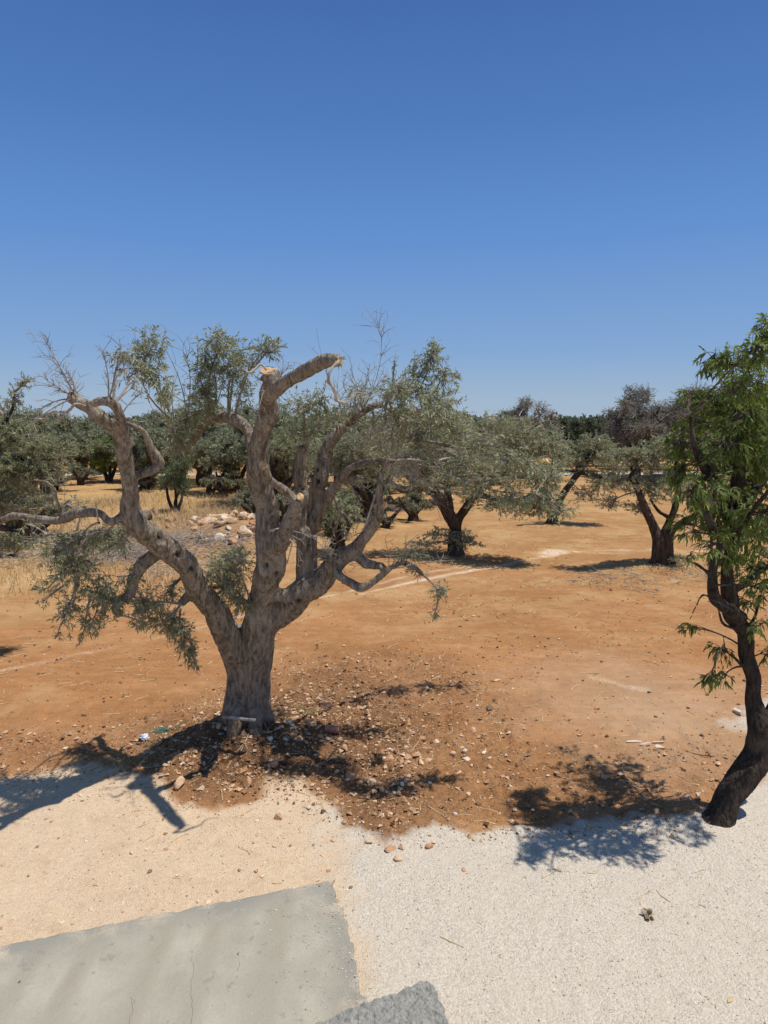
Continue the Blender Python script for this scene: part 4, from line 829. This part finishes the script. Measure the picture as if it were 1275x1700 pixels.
# ---- mid distance olives
KNOT = .2; LEANA = False
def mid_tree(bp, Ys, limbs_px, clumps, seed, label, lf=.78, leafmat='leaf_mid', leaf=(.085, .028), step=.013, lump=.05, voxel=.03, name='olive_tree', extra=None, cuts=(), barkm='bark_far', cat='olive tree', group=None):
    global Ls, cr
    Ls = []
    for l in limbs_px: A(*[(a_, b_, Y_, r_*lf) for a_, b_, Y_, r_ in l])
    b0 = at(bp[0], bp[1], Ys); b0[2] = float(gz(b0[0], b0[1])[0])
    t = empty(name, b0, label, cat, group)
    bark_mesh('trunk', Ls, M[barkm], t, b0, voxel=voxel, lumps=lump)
    cr = Crown(np.vstack(Ls), seed, mul=2.3, leaf=leaf, near=False, leafstep=step, twr=.005, stemr=.02)
    for (a, b, rx, ry, Y, n_, dn) in clumps: PC(a, b, rx, ry, Y, n_, dn, maxlen=.9)
    if extra: extra(cr)
    cr.out(leafmat, 'twig', t, b0)
    for (a, b, Y, r, nr) in cuts: disc('cut_face', at(a, b, Y), nr, pxm(r, Y), 'cutwood', t, b0)
    return t
Y2 = 22.0
mid_tree((757, 905), Y2, [[(757, 922, Y2, 20), (756, 905, Y2, 16), (755, 880, Y2, 13), (745, 855, Y2-.2, 13), (730, 828, Y2-.3, 11), (700, 810, Y2-.4, 7), (670, 815, Y2-.5, 5), (650, 800, Y2-.5, 4)], [(752, 880, Y2, 12), (765, 855, Y2-.1, 10), (790, 820, Y2-.4, 8), (830, 790, Y2-.8, 6), (870, 760, Y2-1, 5)], [(745, 850, Y2-.2, 9), (740, 800, Y2+.2, 7), (745, 740, Y2+.3, 5), (790, 710, Y2+.3, 3)], [(790, 820, Y2-.4, 6), (850, 830, Y2-.9, 5), (900, 815, Y2-1.2, 4)], [(830, 790, Y2-.8, 4), (880, 720, Y2-.6, 4), (930, 735, Y2-.5, 3)], [(730, 828, Y2-.3, 6), (700, 780, Y2, 5), (690, 730, Y2+.3, 4)]],
 [(680, 760, 50, 40, Y2, 30, .8), (700, 720, 40, 30, Y2+.3, 22, .8), (750, 720, 50, 30, Y2+.2, 34, .9), (720, 800, 50, 30, Y2-.4, 26, .6), (800, 720, 50, 32, Y2, 26, 1), (790, 770, 55, 40, Y2-.6, 34, 1), (850, 740, 50, 40, Y2-.8, 30, 1), (850, 790, 50, 36, Y2-1.2, 28, 1), (900, 740, 44, 36, Y2-.8, 40, 1), (905, 800, 45, 34, Y2-1.3, 38, 1), (930, 750, 26, 34, Y2-1, 20, 1), (900, 840, 36, 22, Y2-1.4, 22, 1), (880, 840, 50, 26, Y2-1.5, 32, .9), (820, 840, 50, 22, Y2-1.3, 24, .8), (780, 820, 40, 26, Y2-1, 18, .7), (860, 700, 30, 14, Y2-.8, 12, .9), (740, 890, 50, 18, Y2-.2, 22, .8), (770, 900, 34, 16, Y2-.3, 20, .8), (700, 905, 34, 12, Y2-.5, 12, .7), (650, 790, 30, 24, Y2-.4, 12, .6)],
 11, 'wide spreading olive tree with pale grey green crown right behind the big pruned one')
Y3 = 29.0
mid_tree((915, 870), Y3, [[(912, 882, Y3, 20), (915, 868, Y3, 13), (922, 845, Y3, 10), (938, 815, Y3, 8), (960, 785, Y3, 8), (980, 757, Y3, 7), (992, 735, Y3, 6)], [(916, 858, Y3, 9), (910, 835, Y3-.2, 8), (905, 800, Y3-.3, 7), (904, 768, Y3-.3, 7)], [(960, 785, Y3, 5), (990, 790, Y3-.3, 4), (1015, 800, Y3-.5, 3)]],
 [(985, 738, 34, 24, Y3, 40, 1), (1005, 755, 34, 30, Y3-.2, 40, 1), (960, 770, 30, 26, Y3, 28, 1), (1000, 800, 34, 28, Y3-.4, 34, .9), (970, 820, 26, 20, Y3-.4, 18, .8), (1020, 780, 24, 34, Y3-.3, 24, .9), (930, 760, 20, 22, Y3+.2, 10, .8)],
 12, 'olive tree with a trunk leaning right, far across the earth field', .68, cuts=[(996, 732, Y3-.2, 5, (1, -.6, .4)), (906, 764, Y3-.45, 6, (.3, -.5, .8))])
Y4 = 19.8
mid_tree((1095, 945), Y4, [[(1076, 956, Y4, 16), (1088, 925, Y4, 12), (1092, 890, Y4, 12), (1080, 860, Y4, 10), (1062, 825, Y4, 10), (1052, 800, Y4, 9), (1048, 788, Y4, 7), (1055, 775, Y4, 5), (1055, 762, Y4, 6)], [(1100, 955, Y4, 12), (1100, 920, Y4, 9), (1100, 895, Y4, 10), (1112, 865, Y4+.1, 9), (1122, 840, Y4+.2, 8), (1128, 790, Y4+.3, 6), (1120, 740, Y4+.3, 4)], [(1124, 955, Y4, 12), (1113, 930, Y4, 10), (1112, 895, Y4-.1, 9), (1125, 872, Y4-.2, 8), (1145, 858, Y4-.3, 5), (1170, 840, Y4-.3, 3)], [(1115, 862, Y4+.1, 6), (1095, 850, Y4+.1, 5), (1080, 830, Y4+.3, 3)]],
 [(1050, 755, 34, 24, Y4, 30, 1), (1035, 800, 34, 24, Y4, 26, .8), (1012, 762, 26, 20, Y4+.3, 16, .8), (1085, 760, 34, 36, Y4+.2, 36, .9), (1085, 810, 34, 34, Y4+.2, 36, .8), (1110, 735, 30, 26, Y4+.4, 26, .9), (1010, 835, 26, 16, Y4-.1, 14, .7), (1120, 800, 30, 36, Y4+.4, 30, .9), (1060, 845, 26, 16, Y4+.2, 14, .7), (1150, 820, 34, 34, Y4, 22, .8), (1125, 930, 16, 8, Y4-.3, 6, 1)],
 13, 'olive tree with a forked dark trunk on a low mound left of the almond', .68, cuts=[(1055, 758, Y4-.1, 6, (.1, -.3, 1))])
# left neighbour, trunk outside the frame
Y5 = 12.5
mid_tree((-120, 1010), Y5, [[(-120, 1050, Y5, 46), (-118, 980, Y5, 38), (-110, 900, Y5, 30), (-60, 830, Y5, 20), (-10, 780, Y5, 14), (40, 760, Y5, 8)], [(-112, 900, Y5, 26), (-150, 820, Y5, 18), (-140, 720, Y5, 12)], [(-60, 830, Y5, 14), (-20, 870, Y5-.2, 10), (20, 880, Y5-.3, 7), (60, 880, Y5-.3, 4)], [(-10, 780, Y5, 9), (0, 720, Y5, 7), (20, 680, Y5, 4), (25, 650, Y5, 3)]],
 [(20, 720, 50, 34, Y5, 46, .9), (60, 740, 44, 30, Y5-.2, 40, .9), (20, 780, 50, 40, Y5-.2, 56, .9), (75, 790, 40, 36, Y5-.1, 32, .8), (0, 830, 50, 40, Y5-.1, 40, .9), (50, 840, 40, 30, Y5-.3, 24, .7), (40, 635, 16, 14, Y5, 9, 1), (22, 665, 16, 26, Y5, 12, .8), (-60, 700, 60, 60, Y5, 46, .9), (-80, 800, 60, 60, Y5, 40, .9), (20, 900, 40, 24, Y5-.3, 18, .8), (100, 760, 26, 26, Y5, 14, .8), (-160, 700, 70, 60, Y5, 40, .9), (-40, 660, 40, 30, Y5, 20, .8)],
 14, 'leafy olive tree reaching in from the left edge of the picture', leaf=(.075, .018), step=.013, leafmat='leaf')
# smaller trees and bushes in the left middle ground
def simple_tree(name, label, cat, bpx, bpy, Y, cx, cy, rx, ry, seed, leafmat='leaf_mid', stems=3, ncl=10, ntw=22, dens=.9, leaf=(.11, .03), barkm='bark_far', tr=8, group=None, lowh=None):
    rr = np.random.default_rng(seed); b0 = (bpx, bpy)
    lb = []
    for k in range(stems):
        a = (k+.5)/stems*2-1; ex = cx+a*rx*.6+rr.normal()*4; ey = cy+rr.normal()*ry*.2; Ye = Y+rr.normal()*pxm(rx, Y)*.5
        lb.append([(bpx+a*3, bpy+4, Y, tr*1.2), (bpx+a*4, bpy-4, Y, tr*.9), (bpx+(ex-bpx)*.45+rr.normal()*4, bpy+(ey-bpy)*.4, (Y+Ye)/2, tr*.6), (ex, ey, Ye, tr*.35)])
    cl = []
    for k in range(ncl):
        d = rr.normal(size=3); d = d/np.linalg.norm(d)*rr.random()**.35
        cl.append((cx+d[0]*rx*.72, cy+d[1]*ry*.72, rx*.42, ry*.40, Y+d[2]*pxm(rx, Y)*.72, ntw, dens))
    return mid_tree(b0, Y, lb, cl, seed, label, .78, leafmat, leaf, .02, .02, None, name, barkm=barkm, cat=cat, group=group)
def gY(py): return float(gp(600, py)[1])
simple_tree('shrub', 'dark green upright shrub with several thin stems behind the rubble heap', 'shrub', 292, 852, gY(850), 292, 795, 36, 48, 31, 'leaf_green', 4, 9, 20, 1.0, (.12, .022), tr=5)
simple_tree('olive_tree', 'small grey olive with thin branching stems in dry grass', 'olive tree', 348, 822, gY(822), 352, 765, 46, 44, 32, stems=4, tr=5)
simple_tree('olive_tree', 'olive tree with a low arching stem left of the tallest limb', 'olive tree', 394, 806, gY(806), 400, 740, 46, 46, 33, stems=3, tr=8)
simple_tree('almond_tree', 'small bright green tree with forked stem on the open field', 'almond tree', 181, 800, gY(800), 178, 755, 48, 36, 34, 'leaf_lime', 3, 11, 22, 1.0, (.15, .05), tr=5)
simple_tree('olive_tree', 'round olive tree with single short trunk left of the bright green tree', 'olive tree', 124, 784, gY(784), 118, 738, 46, 36, 35, stems=2, tr=6)
simple_tree('almond_tree', 'second green tree right of the left limb, dark stem', 'almond tree', 166, 789, gY(789), 222, 745, 20, 24, 36, 'leaf_lime', 2, 6, 18, 1.0, (.15, .05), tr=4)
simple_tree('olive_tree', 'olive tree behind the pale stub of the big tree', 'olive tree', 560, 905, 22.5, 565, 850, 50, 52, 37, 'leaf_green', 4, 14, 24, .9, tr=12)
simple_tree('olive_tree', 'wide grey olive behind the two upright limbs of the big tree', 'olive tree', 610, 850, 30, 600, 760, 90, 62, 38, stems=4, ncl=20, ntw=26, tr=12)
simple_tree('olive_tree', 'grey olive tree seen between the left limb and the bare twigs', 'olive tree', 460, 840, 34, 480, 755, 60, 55, 39, stems=3, ncl=14, ntw=24, tr=10)
simple_tree('bush', 'leafy low bush at the left edge by the fallen branches', 'bush', 25, 930, gY(925), 20, 900, 44, 26, 40, 'leaf', 4, 8, 20, .9, (.08, .02), tr=3)
simple_tree('sapling', 'thin seedling in dry grass beside the tallest limb', 'sapling', 406, 832, gY(832), 406, 808, 12, 14, 41, 'leaf_mid', 1, 3, 8, .8, tr=2)

simple_tree('bush', 'low grey green regrowth bush in front of the fallen branches at far left', 'bush', 120, 915, gY(915), 120, 890, 50, 24, 51, 'leaf_mid', 4, 9, 16, .9, (.09, .022), tr=3)
simple_tree('bush', 'low leafy bush between the brushwood and the left limb', 'bush', 215, 905, gY(900), 215, 880, 34, 20, 52, 'leaf_green', 3, 6, 14, .9, (.09, .022), tr=3)
simple_tree('bush', 'pale olive suckers growing beside the brushwood heap', 'bush', 385, 945, gY(945), 385, 925, 30, 18, 53, 'leaf_mid', 3, 6, 14, .9, (.09, .022), tr=3)
# ---- distant trees: prototypes, then copies
protos = {}
def proto(kind, seed, H, Rr, leafmat, leaf, ncl, ntw, base_h=.9, lean=.3, dens=.9, twm='twig_dark'):
    rr = np.random.default_rng(seed); t = empty('olive_tree', (0, 0, 0), '', '')
    lbs = []; nl = 4
    for k in range(nl):
        a = k*2*math.pi/nl+rr.uniform(-.4, .4); e = np.array([math.cos(a)*Rr*.6, math.sin(a)*Rr*.6, H*rr.uniform(.55, .8)])
        P = np.array([[0, 0, -.2, .28], [rr.normal()*.05, rr.normal()*.05, base_h, .20], [e[0]*.5, e[1]*.5, base_h+(e[2]-base_h)*.45, .12], [*e, .05]])
        lbs.append(spline(P, 6))
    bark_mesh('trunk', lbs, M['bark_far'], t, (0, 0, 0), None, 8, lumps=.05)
    c = Crown(np.vstack(lbs), seed+1, mul=1.9, leaf=leaf, near=False, leafstep=.034, twr=.010, stemr=.03)
    for k in range(ncl):
        d = rr.normal(size=3); d = d/np.linalg.norm(d)*(.35+.65*rr.random()**.5); d[2] = abs(d[2])*1.15-.25 if rr.random() < .6 else -abs(d[2])*.8
        ctr = np.array([d[0]*Rr*.78, d[1]*Rr*.78, H*(.48 if kind == 'ever' else .54)+d[2]*H*(.46 if kind == 'ever' else .40)])
        c.clump(ctr, (Rr*.30, Rr*.30, H*.13), ntw, dens, maxlen=1.2)
    c.out(leafmat, twm, t, (0, 0, 0)); protos.setdefault(kind, []).append(t)
proto('olive', 101, 4.7, 2.6, 'leaf_far', (.20, .055), 26, 20); proto('olive', 102, 4.5, 2.9, 'leaf_far', (.20, .055), 26, 20); proto('olive', 103, 5.0, 2.4, 'leaf_far', (.20, .055), 24, 20)
proto('ever', 111, 5.3, 3.0, 'leaf_pine', (.17, .06), 38, 34, .7); proto('ever', 112, 5.8, 2.6, 'leaf_pine', (.17, .06), 38, 34, .7)
proto('dead', 121, 5.6, 2.7, 'leaf_dead', (.10, .03), 44, 38, 1.0, dens=.6, twm='twig'); proto('dead', 122, 5.4, 3.0, 'leaf_dead', (.10, .03), 44, 38, 1.0, dens=.6, twm='twig')
proto('scrub', 131, 1.7, 1.3, 'leaf_far', (.12, .035), 14, 20, .2); proto('scrub', 132, 1.4, 1.5, 'leaf_dead', (.10, .025), 12, 18, .2, dens=.8, twm='twig')
used = set(); rt = np.random.default_rng(77)
def place(kind, x, y, s, label, group, rz=None, cat='olive tree', nm=None):
    pi_ = int(rt.integers(len(protos[kind]))); p = protos[kind][pi_]; z = float(gz(x, y)[0]); rz = rt.uniform(0, 6.28) if rz is None else rz
    if (kind, pi_) not in used:
        used.add((kind, pi_)); p.location = (x, y, z); p.rotation_euler = (0, 0, rz); p.scale = (s, s, s); o = p; o['label'] = label; o['group'] = group
    else: o = copy_tree(p, (x, y, z), rz, s, label, group)
    o['category'] = cat
    if nm: o.name = nm
    if not group and 'group' in o: del o['group']
    return o
# distinct ones
def pxX(px, Y): return (px-637.5)/F*Y*1.005
for (px, Y, s, kind, lab, cat, nm) in [
 (1055, 54, 1.26, 'dead', 'brownish half bare tree rising above the tree line left of the almond', 'tree', 'bare_tree'),
 (1128, 52, 1.34, 'dead', 'tallest grey leafless tree on the skyline beside the almond', 'tree', 'bare_tree'),
 (1180, 54, 1.35, 'dead', 'grey leafless tree on the skyline behind the almond crown', 'tree', 'bare_tree'),
 (875, 54, 1.1, 'dead', 'thin brown crowned tree above the wide spreading olive', 'tree', 'bare_tree')]:
    place(kind, pxX(px, Y), Y, s, lab, None, None, cat, nm)
for (px, Y) in [(450, 36), (600, 38), (-60, 27), (30, 36), (75, 42), (-10, 48), (140, 52), (215, 50), (255, 44), (300, 50), (335, 46), (390, 42), (430, 50), (470, 44), (530, 40), (560, 48), (640, 42), (690, 36), (740, 45), (800, 48), (-160, 36), (-240, 28), (-200, 50), (60, 58), (180, 60), (280, 60)]:
    place('olive', pxX(px, Y), Y, rt.uniform(1.0, 1.22), 'grey green olive tree in the middle distance beyond the dry grass', 'olive trees in the left middle distance')
for (px, Y) in [(30, 24), (60, 26), (240, 44), (415, 31), (480, 26), (90, 44), (370, 40), (520, 27), (640, 28), (685, 30), (10, 33), (135, 47), (250, 50), (340, 52), (440, 38)]:
    place('scrub', pxX(px, Y), Y, rt.uniform(.7, 1.3), 'low scrubby bush in dry grass in the middle distance', 'low scrub bushes in the dry grass', None, 'bush', 'scrub_bush')
for row, Y in enumerate((63, 69, 77, 87)):
    for x in np.arange(-62, 63, 5.2 if row < 2 else 6.4):
        k = 'ever' if rt.random() < .75 else 'olive'
        place(k, x+rt.normal()*.9, Y+rt.normal()*1.4, rt.uniform(.84, 1.04), 'dark tree in the dense belt along the horizon', 'dark trees along the horizon', None, 'tree', 'evergreen_tree')
for (x, y) in [(22, 25), (27, 33), (19, 37), (30, 45), (24, 52)]:
    place('olive', x, y, rt.uniform(.9, 1.05), 'olive tree behind the almond at the right edge', 'olive trees behind the almond')
# far wood as one mass
fw = MB(); rr = np.random.default_rng(9)
k = 60000; X = rr.uniform(-190, 190, k); Yv = rr.uniform(96, 112, k); top = 4.6+vnoise(X, Yv, .16, 31)*2.2+vnoise(X, Yv, .5, 32)*1.4
Z = rr.random(k)**.6*top; P = np.stack([X, Yv, Z], 1); D = unit(rr.normal(size=(k, 3))); N = unit(rr.normal(size=(k, 3)))
leaves4(fw, P, D, N, .75, .4, rr.random(k))
tag(fw.out('far_wood', M['leaf_pine']), 'unbroken dark wood closing the horizon behind the tree belt', 'wood', None, 'stuff')
# low stone wall far left
ws = MB(); rr = np.random.default_rng(12)
c0 = gp(205, 778); 
for i in range(120):
    V, Fc = rock_verts(rr.uniform(.16, .3), .7, rr, 0); V = V+np.array([c0[0]+rr.uniform(0, 4.0), c0[1]+rr.normal()*.2, rr.uniform(0, .75)]); ws.add(V, Fc, None, rr.random())
tag(ws.out('stone_wall', M['whitewall']), 'low pale dry stone wall seen past the left limb, far off', 'stone wall')

# ------------------------------------------------------------------ grass, straw, brush
def blades(name, pts, h0, h1, w0, mat, rr, lean=.5, label='', cat=''):
    P = np.array(pts); k = len(P); z = gz(P[:, 0], P[:, 1]); B = np.stack([P[:, 0], P[:, 1], z-.01], 1); h = rr.uniform(h0, h1, k)[:, None]
    D = unit(np.stack([rr.normal(size=k)*lean, rr.normal(size=k)*lean, np.ones(k)], 1)); a = rr.uniform(0, 3.14, k); S = np.stack([np.cos(a), np.sin(a), np.zeros(k)], 1)*w0
    T = B+D*h; T[:, :2] += rr.normal(size=(k, 2))*h*.25; m = B+D*h*.55
    V = np.stack([B-S, B+S, m+S*.7, m-S*.7, T], 1).reshape(-1, 3); b = (np.arange(k)*5)[:, None]
    o = build(name, V, [b+np.array([[0, 1, 2, 3]]), b+np.array([[3, 2, 4]])], M[mat], None, {'rnd': np.repeat(rr.random(k), 5)})
    return tag(o, label, cat, None, 'stuff')
rr = np.random.default_rng(15)
def blob(px, py, sx, sy, n_): c = gp(px, py); return [(c[0]+rr.normal()*sx, c[1]+rr.normal()*sy) for _ in range(n_)]
pts = blob(165, 838, .8, 1.3, 1500)+blob(300, 862, 1.6, 2.4, 2200)+blob(390, 838, 1.6, 3, 3200)+blob(430, 860, 1.0, 1.5, 900)+blob(100, 880, 1.5, 1.5, 900)+blob(60, 950, 2.0, 1.2, 900)+blob(150, 975, 1.5, .8, 500)+blob(250, 830, 1.5, 3, 1600)+blob(330, 800, 2.5, 4, 1800)
blades('dry_grass', pts, .12, .5, .008, 'straw', rr, .35, 'tall dry yellow grass around the rubble heap', 'dry grass')
pts = blob(232, 1262, .22, .16, 240)+blob(208, 1280, .2, .12, 120)+blob(350, 1180, .28, .15, 160)+blob(345, 1165, .2, .2, 100)
blades('dead_grass', pts, .04, .15, .0025, 'straw', rr, .9, 'thin dead grass on the left slope of the mound', 'dead grass')
pts = blob(1100, 950, .8, .35, 900)+blob(760, 912, 1.2, .6, 900)+blob(1050, 968, 1.0, .5, 700)+blob(920, 874, 1.1, .5, 500)
blades('tree_base_grass', pts, .03, .14, .006, 'straw', rr, 1.2, 'short dry grass round the feet of the mid distance olives', 'dry grass')
pts = [(x, y) for x, y in zip(rr.uniform(-9, 12, 9000), rr.uniform(11, 30, 9000)) if vnoise(np.array([x]), np.array([y]), .7, 45)[0]+.5*vnoise(np.array([x]), np.array([y]), 2.5, 46)[0] > .22]
blades('field_straw', pts, .02, .07, .006, 'straw', rr, 1.8, 'short broken straw lying in patches over the orange field', 'straw')
pts = blob(497, 1188, .13, .05, 70)+blob(520, 1195, .08, .05, 50)+blob(424, 1215, .04, .03, 50)+blob(510, 1205, .05, .05, 30)
blades('green_weeds', pts, .04, .11, .004, 'leaf_green', rr, .7, 'sparse green weeds among the stones by the olive trunk', 'weeds')
pts = blob(1128, 935, .25, .15, 200)+blob(262, 862, .3, .3, 120)
blades('green_tufts', pts, .08, .25, .010, 'leaf_green', rr, .7, 'small green tufts at the forked olive and the rubble heap', 'weeds')
# brush of cut twigs behind the left limb
br = MB()
def sticks(px, py, sx, sy, n_, lmin, lmax, rad, hz=.25):
    c = gp(px, py)
    for _ in range(n_):
        x, y = c[0]+rr.normal()*sx, c[1]+rr.normal()*sy; z = float(gz(x, y)[0])+abs(rr.normal())*hz*.5+.02; a = rr.uniform(0, 6.28); L = rr.uniform(lmin, lmax)
        d = np.array([math.cos(a), math.sin(a), rr.normal()*.22]); p0 = np.array([x, y, z]); p1 = p0+d*L*.5+rr.normal(size=3)*.06*L; p2 = p0+d*L; p2[2] = max(p2[2], float(gz(p2[0], p2[1])[0])+.01)
        tube(br, spline([p0, p1, p2], 3), np.linspace(rad, rad*.4, 7), 4, rr.random(), False)
sticks(180, 915, 1.3, .9, 260, .3, 1.1, .012); sticks(330, 905, 1.2, .6, 280, .3, 1.1, .012); sticks(90, 925, 1.3, .6, 150, .3, 1.0, .012); sticks(240, 925, .9, .4, 150, .3, .9, .012); sticks(290, 940, 1.2, .4, 110, .2, .7, .008); sticks(260, 955, .8, .6, 70, .2, .9, .01, .1)
sticks(60, 905, 2.2, 1.2, 220, .3, 1.1, .014); sticks(150, 935, 1.6, .5, 200, .2, .8, .01)
sticks(1010, 965, .9, .5, 60, .2, .8, .01, .05); sticks(1130, 955, .7, .4, 40, .2, .7, .01, .05)
tag(br.out('brushwood', M['twig']), 'heaped cut twigs and prunings behind the left limb of the big olive', 'brushwood', None, 'stuff')
lt = MB()
def litter(px, py, sx, sy, n_, l0, l1, r_):
    c = gp(px, py)
    for _ in range(n_):
        x, y = c[0]+rr.normal()*sx, c[1]+rr.normal()*sy; a = rr.uniform(0, 6.28); L = rr.uniform(l0, l1); x2, y2 = x+math.cos(a)*L, y+math.sin(a)*L; xm, ym = (x+x2)/2+rr.normal()*L*.1, (y+y2)/2+rr.normal()*L*.1
        q = [(u, v, float(gz(u, v)[0])+r_) for u, v in ((x, y), (xm, ym), (x2, y2))]; tube(lt, q, r_, 4, rr.random(), False)
litter(720, 1200, 1.6, 1.6, 160, .05, .22, .004); litter(420, 1260, 1.3, .8, 120, .05, .25, .004); litter(1000, 1250, 1.6, 1.2, 90, .05, .25, .004); litter(850, 1050, 4, 3, 120, .1, .4, .006); litter(150, 1080, 2.5, 2, 120, .1, .35, .005); litter(900, 1500, 2, .8, 14, .03, .1, .003)
tag(lt.out('twig_litter', M['straw']), 'fine broken twigs and straw lying on the bare earth', 'litter', None, 'stuff')
# single sticks
def stick(pts, r, mat, label, cat='stick', name='stick'):
    m = MB(); q = []
    for (a, b) in pts: g = gp(a, b, 0.05); g = gp(a, b, float(gz(g[0], g[1])[0])+r); q.append(g)
    tube(m, spline(q, 4), np.linspace(r, r*.6, len(spline(q, 4))), 6, .5, True, .1); return tag(m.out(name, M[mat]), label, cat)
stick([(1139, 1247), (1155, 1252), (1185, 1256), (1212, 1258), (1225, 1253)], .007, 'twig_dark', 'long thin curved dark stick lying on the stony earth left of the almond')
stick([(785, 1327), (793, 1340), (797, 1349)], .006, 'straw', 'short pale straight stick near the lower edge of the brown earth')
stick([(717, 1128), (730, 1122), (733, 1120)], .008, 'straw', 'pale stick on the earth beyond the stony patch')
stick([(400, 1247), (408, 1230), (414, 1215), (416, 1205)], .006, 'twig_pale', 'pale thin cord like twig hanging down the mound below the metal tube')

# ------------------------------------------------------------------ small things lying about
def lift(px, py, extra=0.0):
    g = gp(px, py, .1)
    for _ in range(4): g = gp(px, py, float(gz(g[0], g[1])[0])+extra)
    return g
# metal tube against the trunk
m = MB(); p0 = at(369, 1190, 8.3); p1 = at(424, 1196, 8.25); 
tube(m, np.array([p0, p0*.5+p1*.5, p1]), .021, 12, .5, True); o = m.out('metal_tube', M['metal'], None, True); tag(o, 'grey metal tube lying level against the foot of the big olive trunk', 'metal tube')
# terracotta pipe piece (hollow)
c = lift(552, 1211, .055); c[2] += .0; d = unit([1, -.10, -.08]); k = 24; u = unit(np.cross(d, (0, 0, 1))); v = np.cross(u, d); a = np.arange(k)*2*math.pi/k; ring = np.cos(a)[:, None]*u+np.sin(a)[:, None]*v
ro, ri, hl = .052, .043, .095; V = np.vstack([c-d*hl+ring*ro*1.08, c-d*hl*.82+ring*ro*1.08, c-d*hl*.8+ring*ro, c+d*hl+ring*ro, c+d*hl+ring*ri, c-d*hl+ring*ri]); b = np.arange(k); b2 = (b+1) % k
fs = [np.stack([i*k+b, i*k+b2, ((i+1) % 6)*k+b2, ((i+1) % 6)*k+b], 1) for i in range(6)]
tag(build('pipe_piece', V, [np.vstack(fs)], M['terracotta']), 'short hollow terracotta pipe lying on the stony soil', 'pipe')
def crumple(name, px, py, sx, sy, sz, mat, label, cat, seed):
    rr_ = np.random.default_rng(seed); g = lift(px, py, sz*.4); V, Fc = rock_verts(1, 1, rr_, 2); V = V*(1+rr_.normal(size=(len(V), 1))*.22)*np.array([sx, sy, sz])
    o = build(name, V, [Fc], M[mat]); o.location = g; return tag(o, label, cat)
crumple('plastic_bag', 240, 1224, .085, .06, .04, 'plastic', 'crumpled white and blue plastic bag on the mound left of the trunk', 'plastic bag', 1)
crumple('plastic_scrap', 213, 1241, .05, .03, .014, 'redscrap', 'small dark red plastic scrap left of the white bag', 'scrap', 2)
nt = MB(); g = lift(272, 1213, .02)
for i in range(46):
    a = rr.uniform(-.5, .5); p = g+np.array([rr.normal()*.09, rr.normal()*.04, abs(rr.normal())*.015]); q = p+np.array([math.cos(a)*.12, math.sin(a)*.08, rr.normal()*.015]); tube(nt, spline([p, (p+q)/2+rr.normal(size=3)*.012, q], 3), .0028, 4, .5, False)
tag(nt.out('netting', M['netting']), 'tangle of green plastic netting strands beside the white bag', 'netting')
def slabpiece(px, py, lx, ly, th, rz, mat, label, name='tile_shard', cat='tile shard', ext=0):
    g = lift(px, py, th*.5+ext); rr_ = np.random.default_rng(int(px)); k = 7; a = np.sort(rr_.uniform(0, 6.28, k)); ring = np.stack([np.cos(a)*lx*rr_.uniform(.8, 1.1, k), np.sin(a)*ly*rr_.uniform(.8, 1.1, k)], 1)
    V = np.vstack([np.c_[ring, np.full(k, th*.5)], np.c_[ring*1.04, np.full(k, -th*.5)], [[0, 0, th*.55]], [[0, 0, -th*.5]]]); b = np.arange(k); b2 = (b+1) % k
    o = build(name, V, [np.vstack([np.stack([b, b2, np.full(k, 2*k)], 1), np.stack([k+b2, k+b, np.full(k, 2*k+1)], 1)]), np.stack([k+b, k+b2, b2, b], 1)], M[mat]); o.location = g; o.rotation_euler = (rr_.normal()*.08, rr_.normal()*.08, rz); return tag(o, label, cat)
slabpiece(1070, 1236, .085, .035, .025, .1, 'stone_white', 'pale grey flat shard on the dusty earth, leftmost of three together')
slabpiece(1092, 1233, .075, .025, .03, -.1, 'stone_white', 'pale grey narrow shard, upper right of three together')
slabpiece(1095, 1241, .07, .05, .025, -.6, 'stone_white', 'pale grey broken shard, lower right of three together')
slabpiece(1223, 1181, .04, .10, .05, .2, 'stone_white', 'grey concrete fragment on the white patch behind the almond trunk', 'concrete_fragment', 'concrete fragment')
slabpiece(1213, 1660, .05, .016, .012, .5, 'straw', 'thin brown bark chip lying on the gravel in the lower right corner', 'bark_chip', 'bark chip')
slabpiece(1052, 1231, .12, .05, .010, .3, 'stone_white', 'thin broken plate lying flat left of the three pale shards')
# curled dry leaf cluster on the gravel
dl = MB(); g = lift(1075, 1522, .0); k = 16; D = unit(np.stack([rr.normal(size=k), rr.normal(size=k), rr.uniform(.1, .9, k)], 1)); N = unit(rr.normal(size=(k, 3)))
leaves8(dl, np.tile(g+np.array([0, 0, .012]), (k, 1))+rr.normal(size=(k, 3))*.012, D, N, .075, .04, rr.random(k))
M['dryleaf'] = mat_leaf('curled_dry_leaf', (.30, .22, .13), (.48, .38, .25), (.36, .28, .18), .1, .8)
tag(dl.out('dry_leaf', M['dryleaf']), 'curled brown dry leaf cluster alone on the white gravel', 'dry leaf')
# slab marks
for (a, b, s) in ((30, 1632, 8), (393, 1582, 5), (528, 1472, 5)):
    pass
for (a, b, s, lab) in ((32, 1630, .014, 'small dark chip on the left part of the smooth slab'), (395, 1583, .010, 'tiny brown chip in the middle of the smooth slab'), (530, 1471, .012, 'tiny dark chip at the top corner of the smooth slab')):
    V, Fc = rock_verts(s, .6, rockr, 0); g = gp(a, b, .055); o = build('stone_chip', V, [Fc], M['stone_dark']); o.location = g; tag(o, lab, 'stone chip')
print('objects', len(bpy.data.objects))
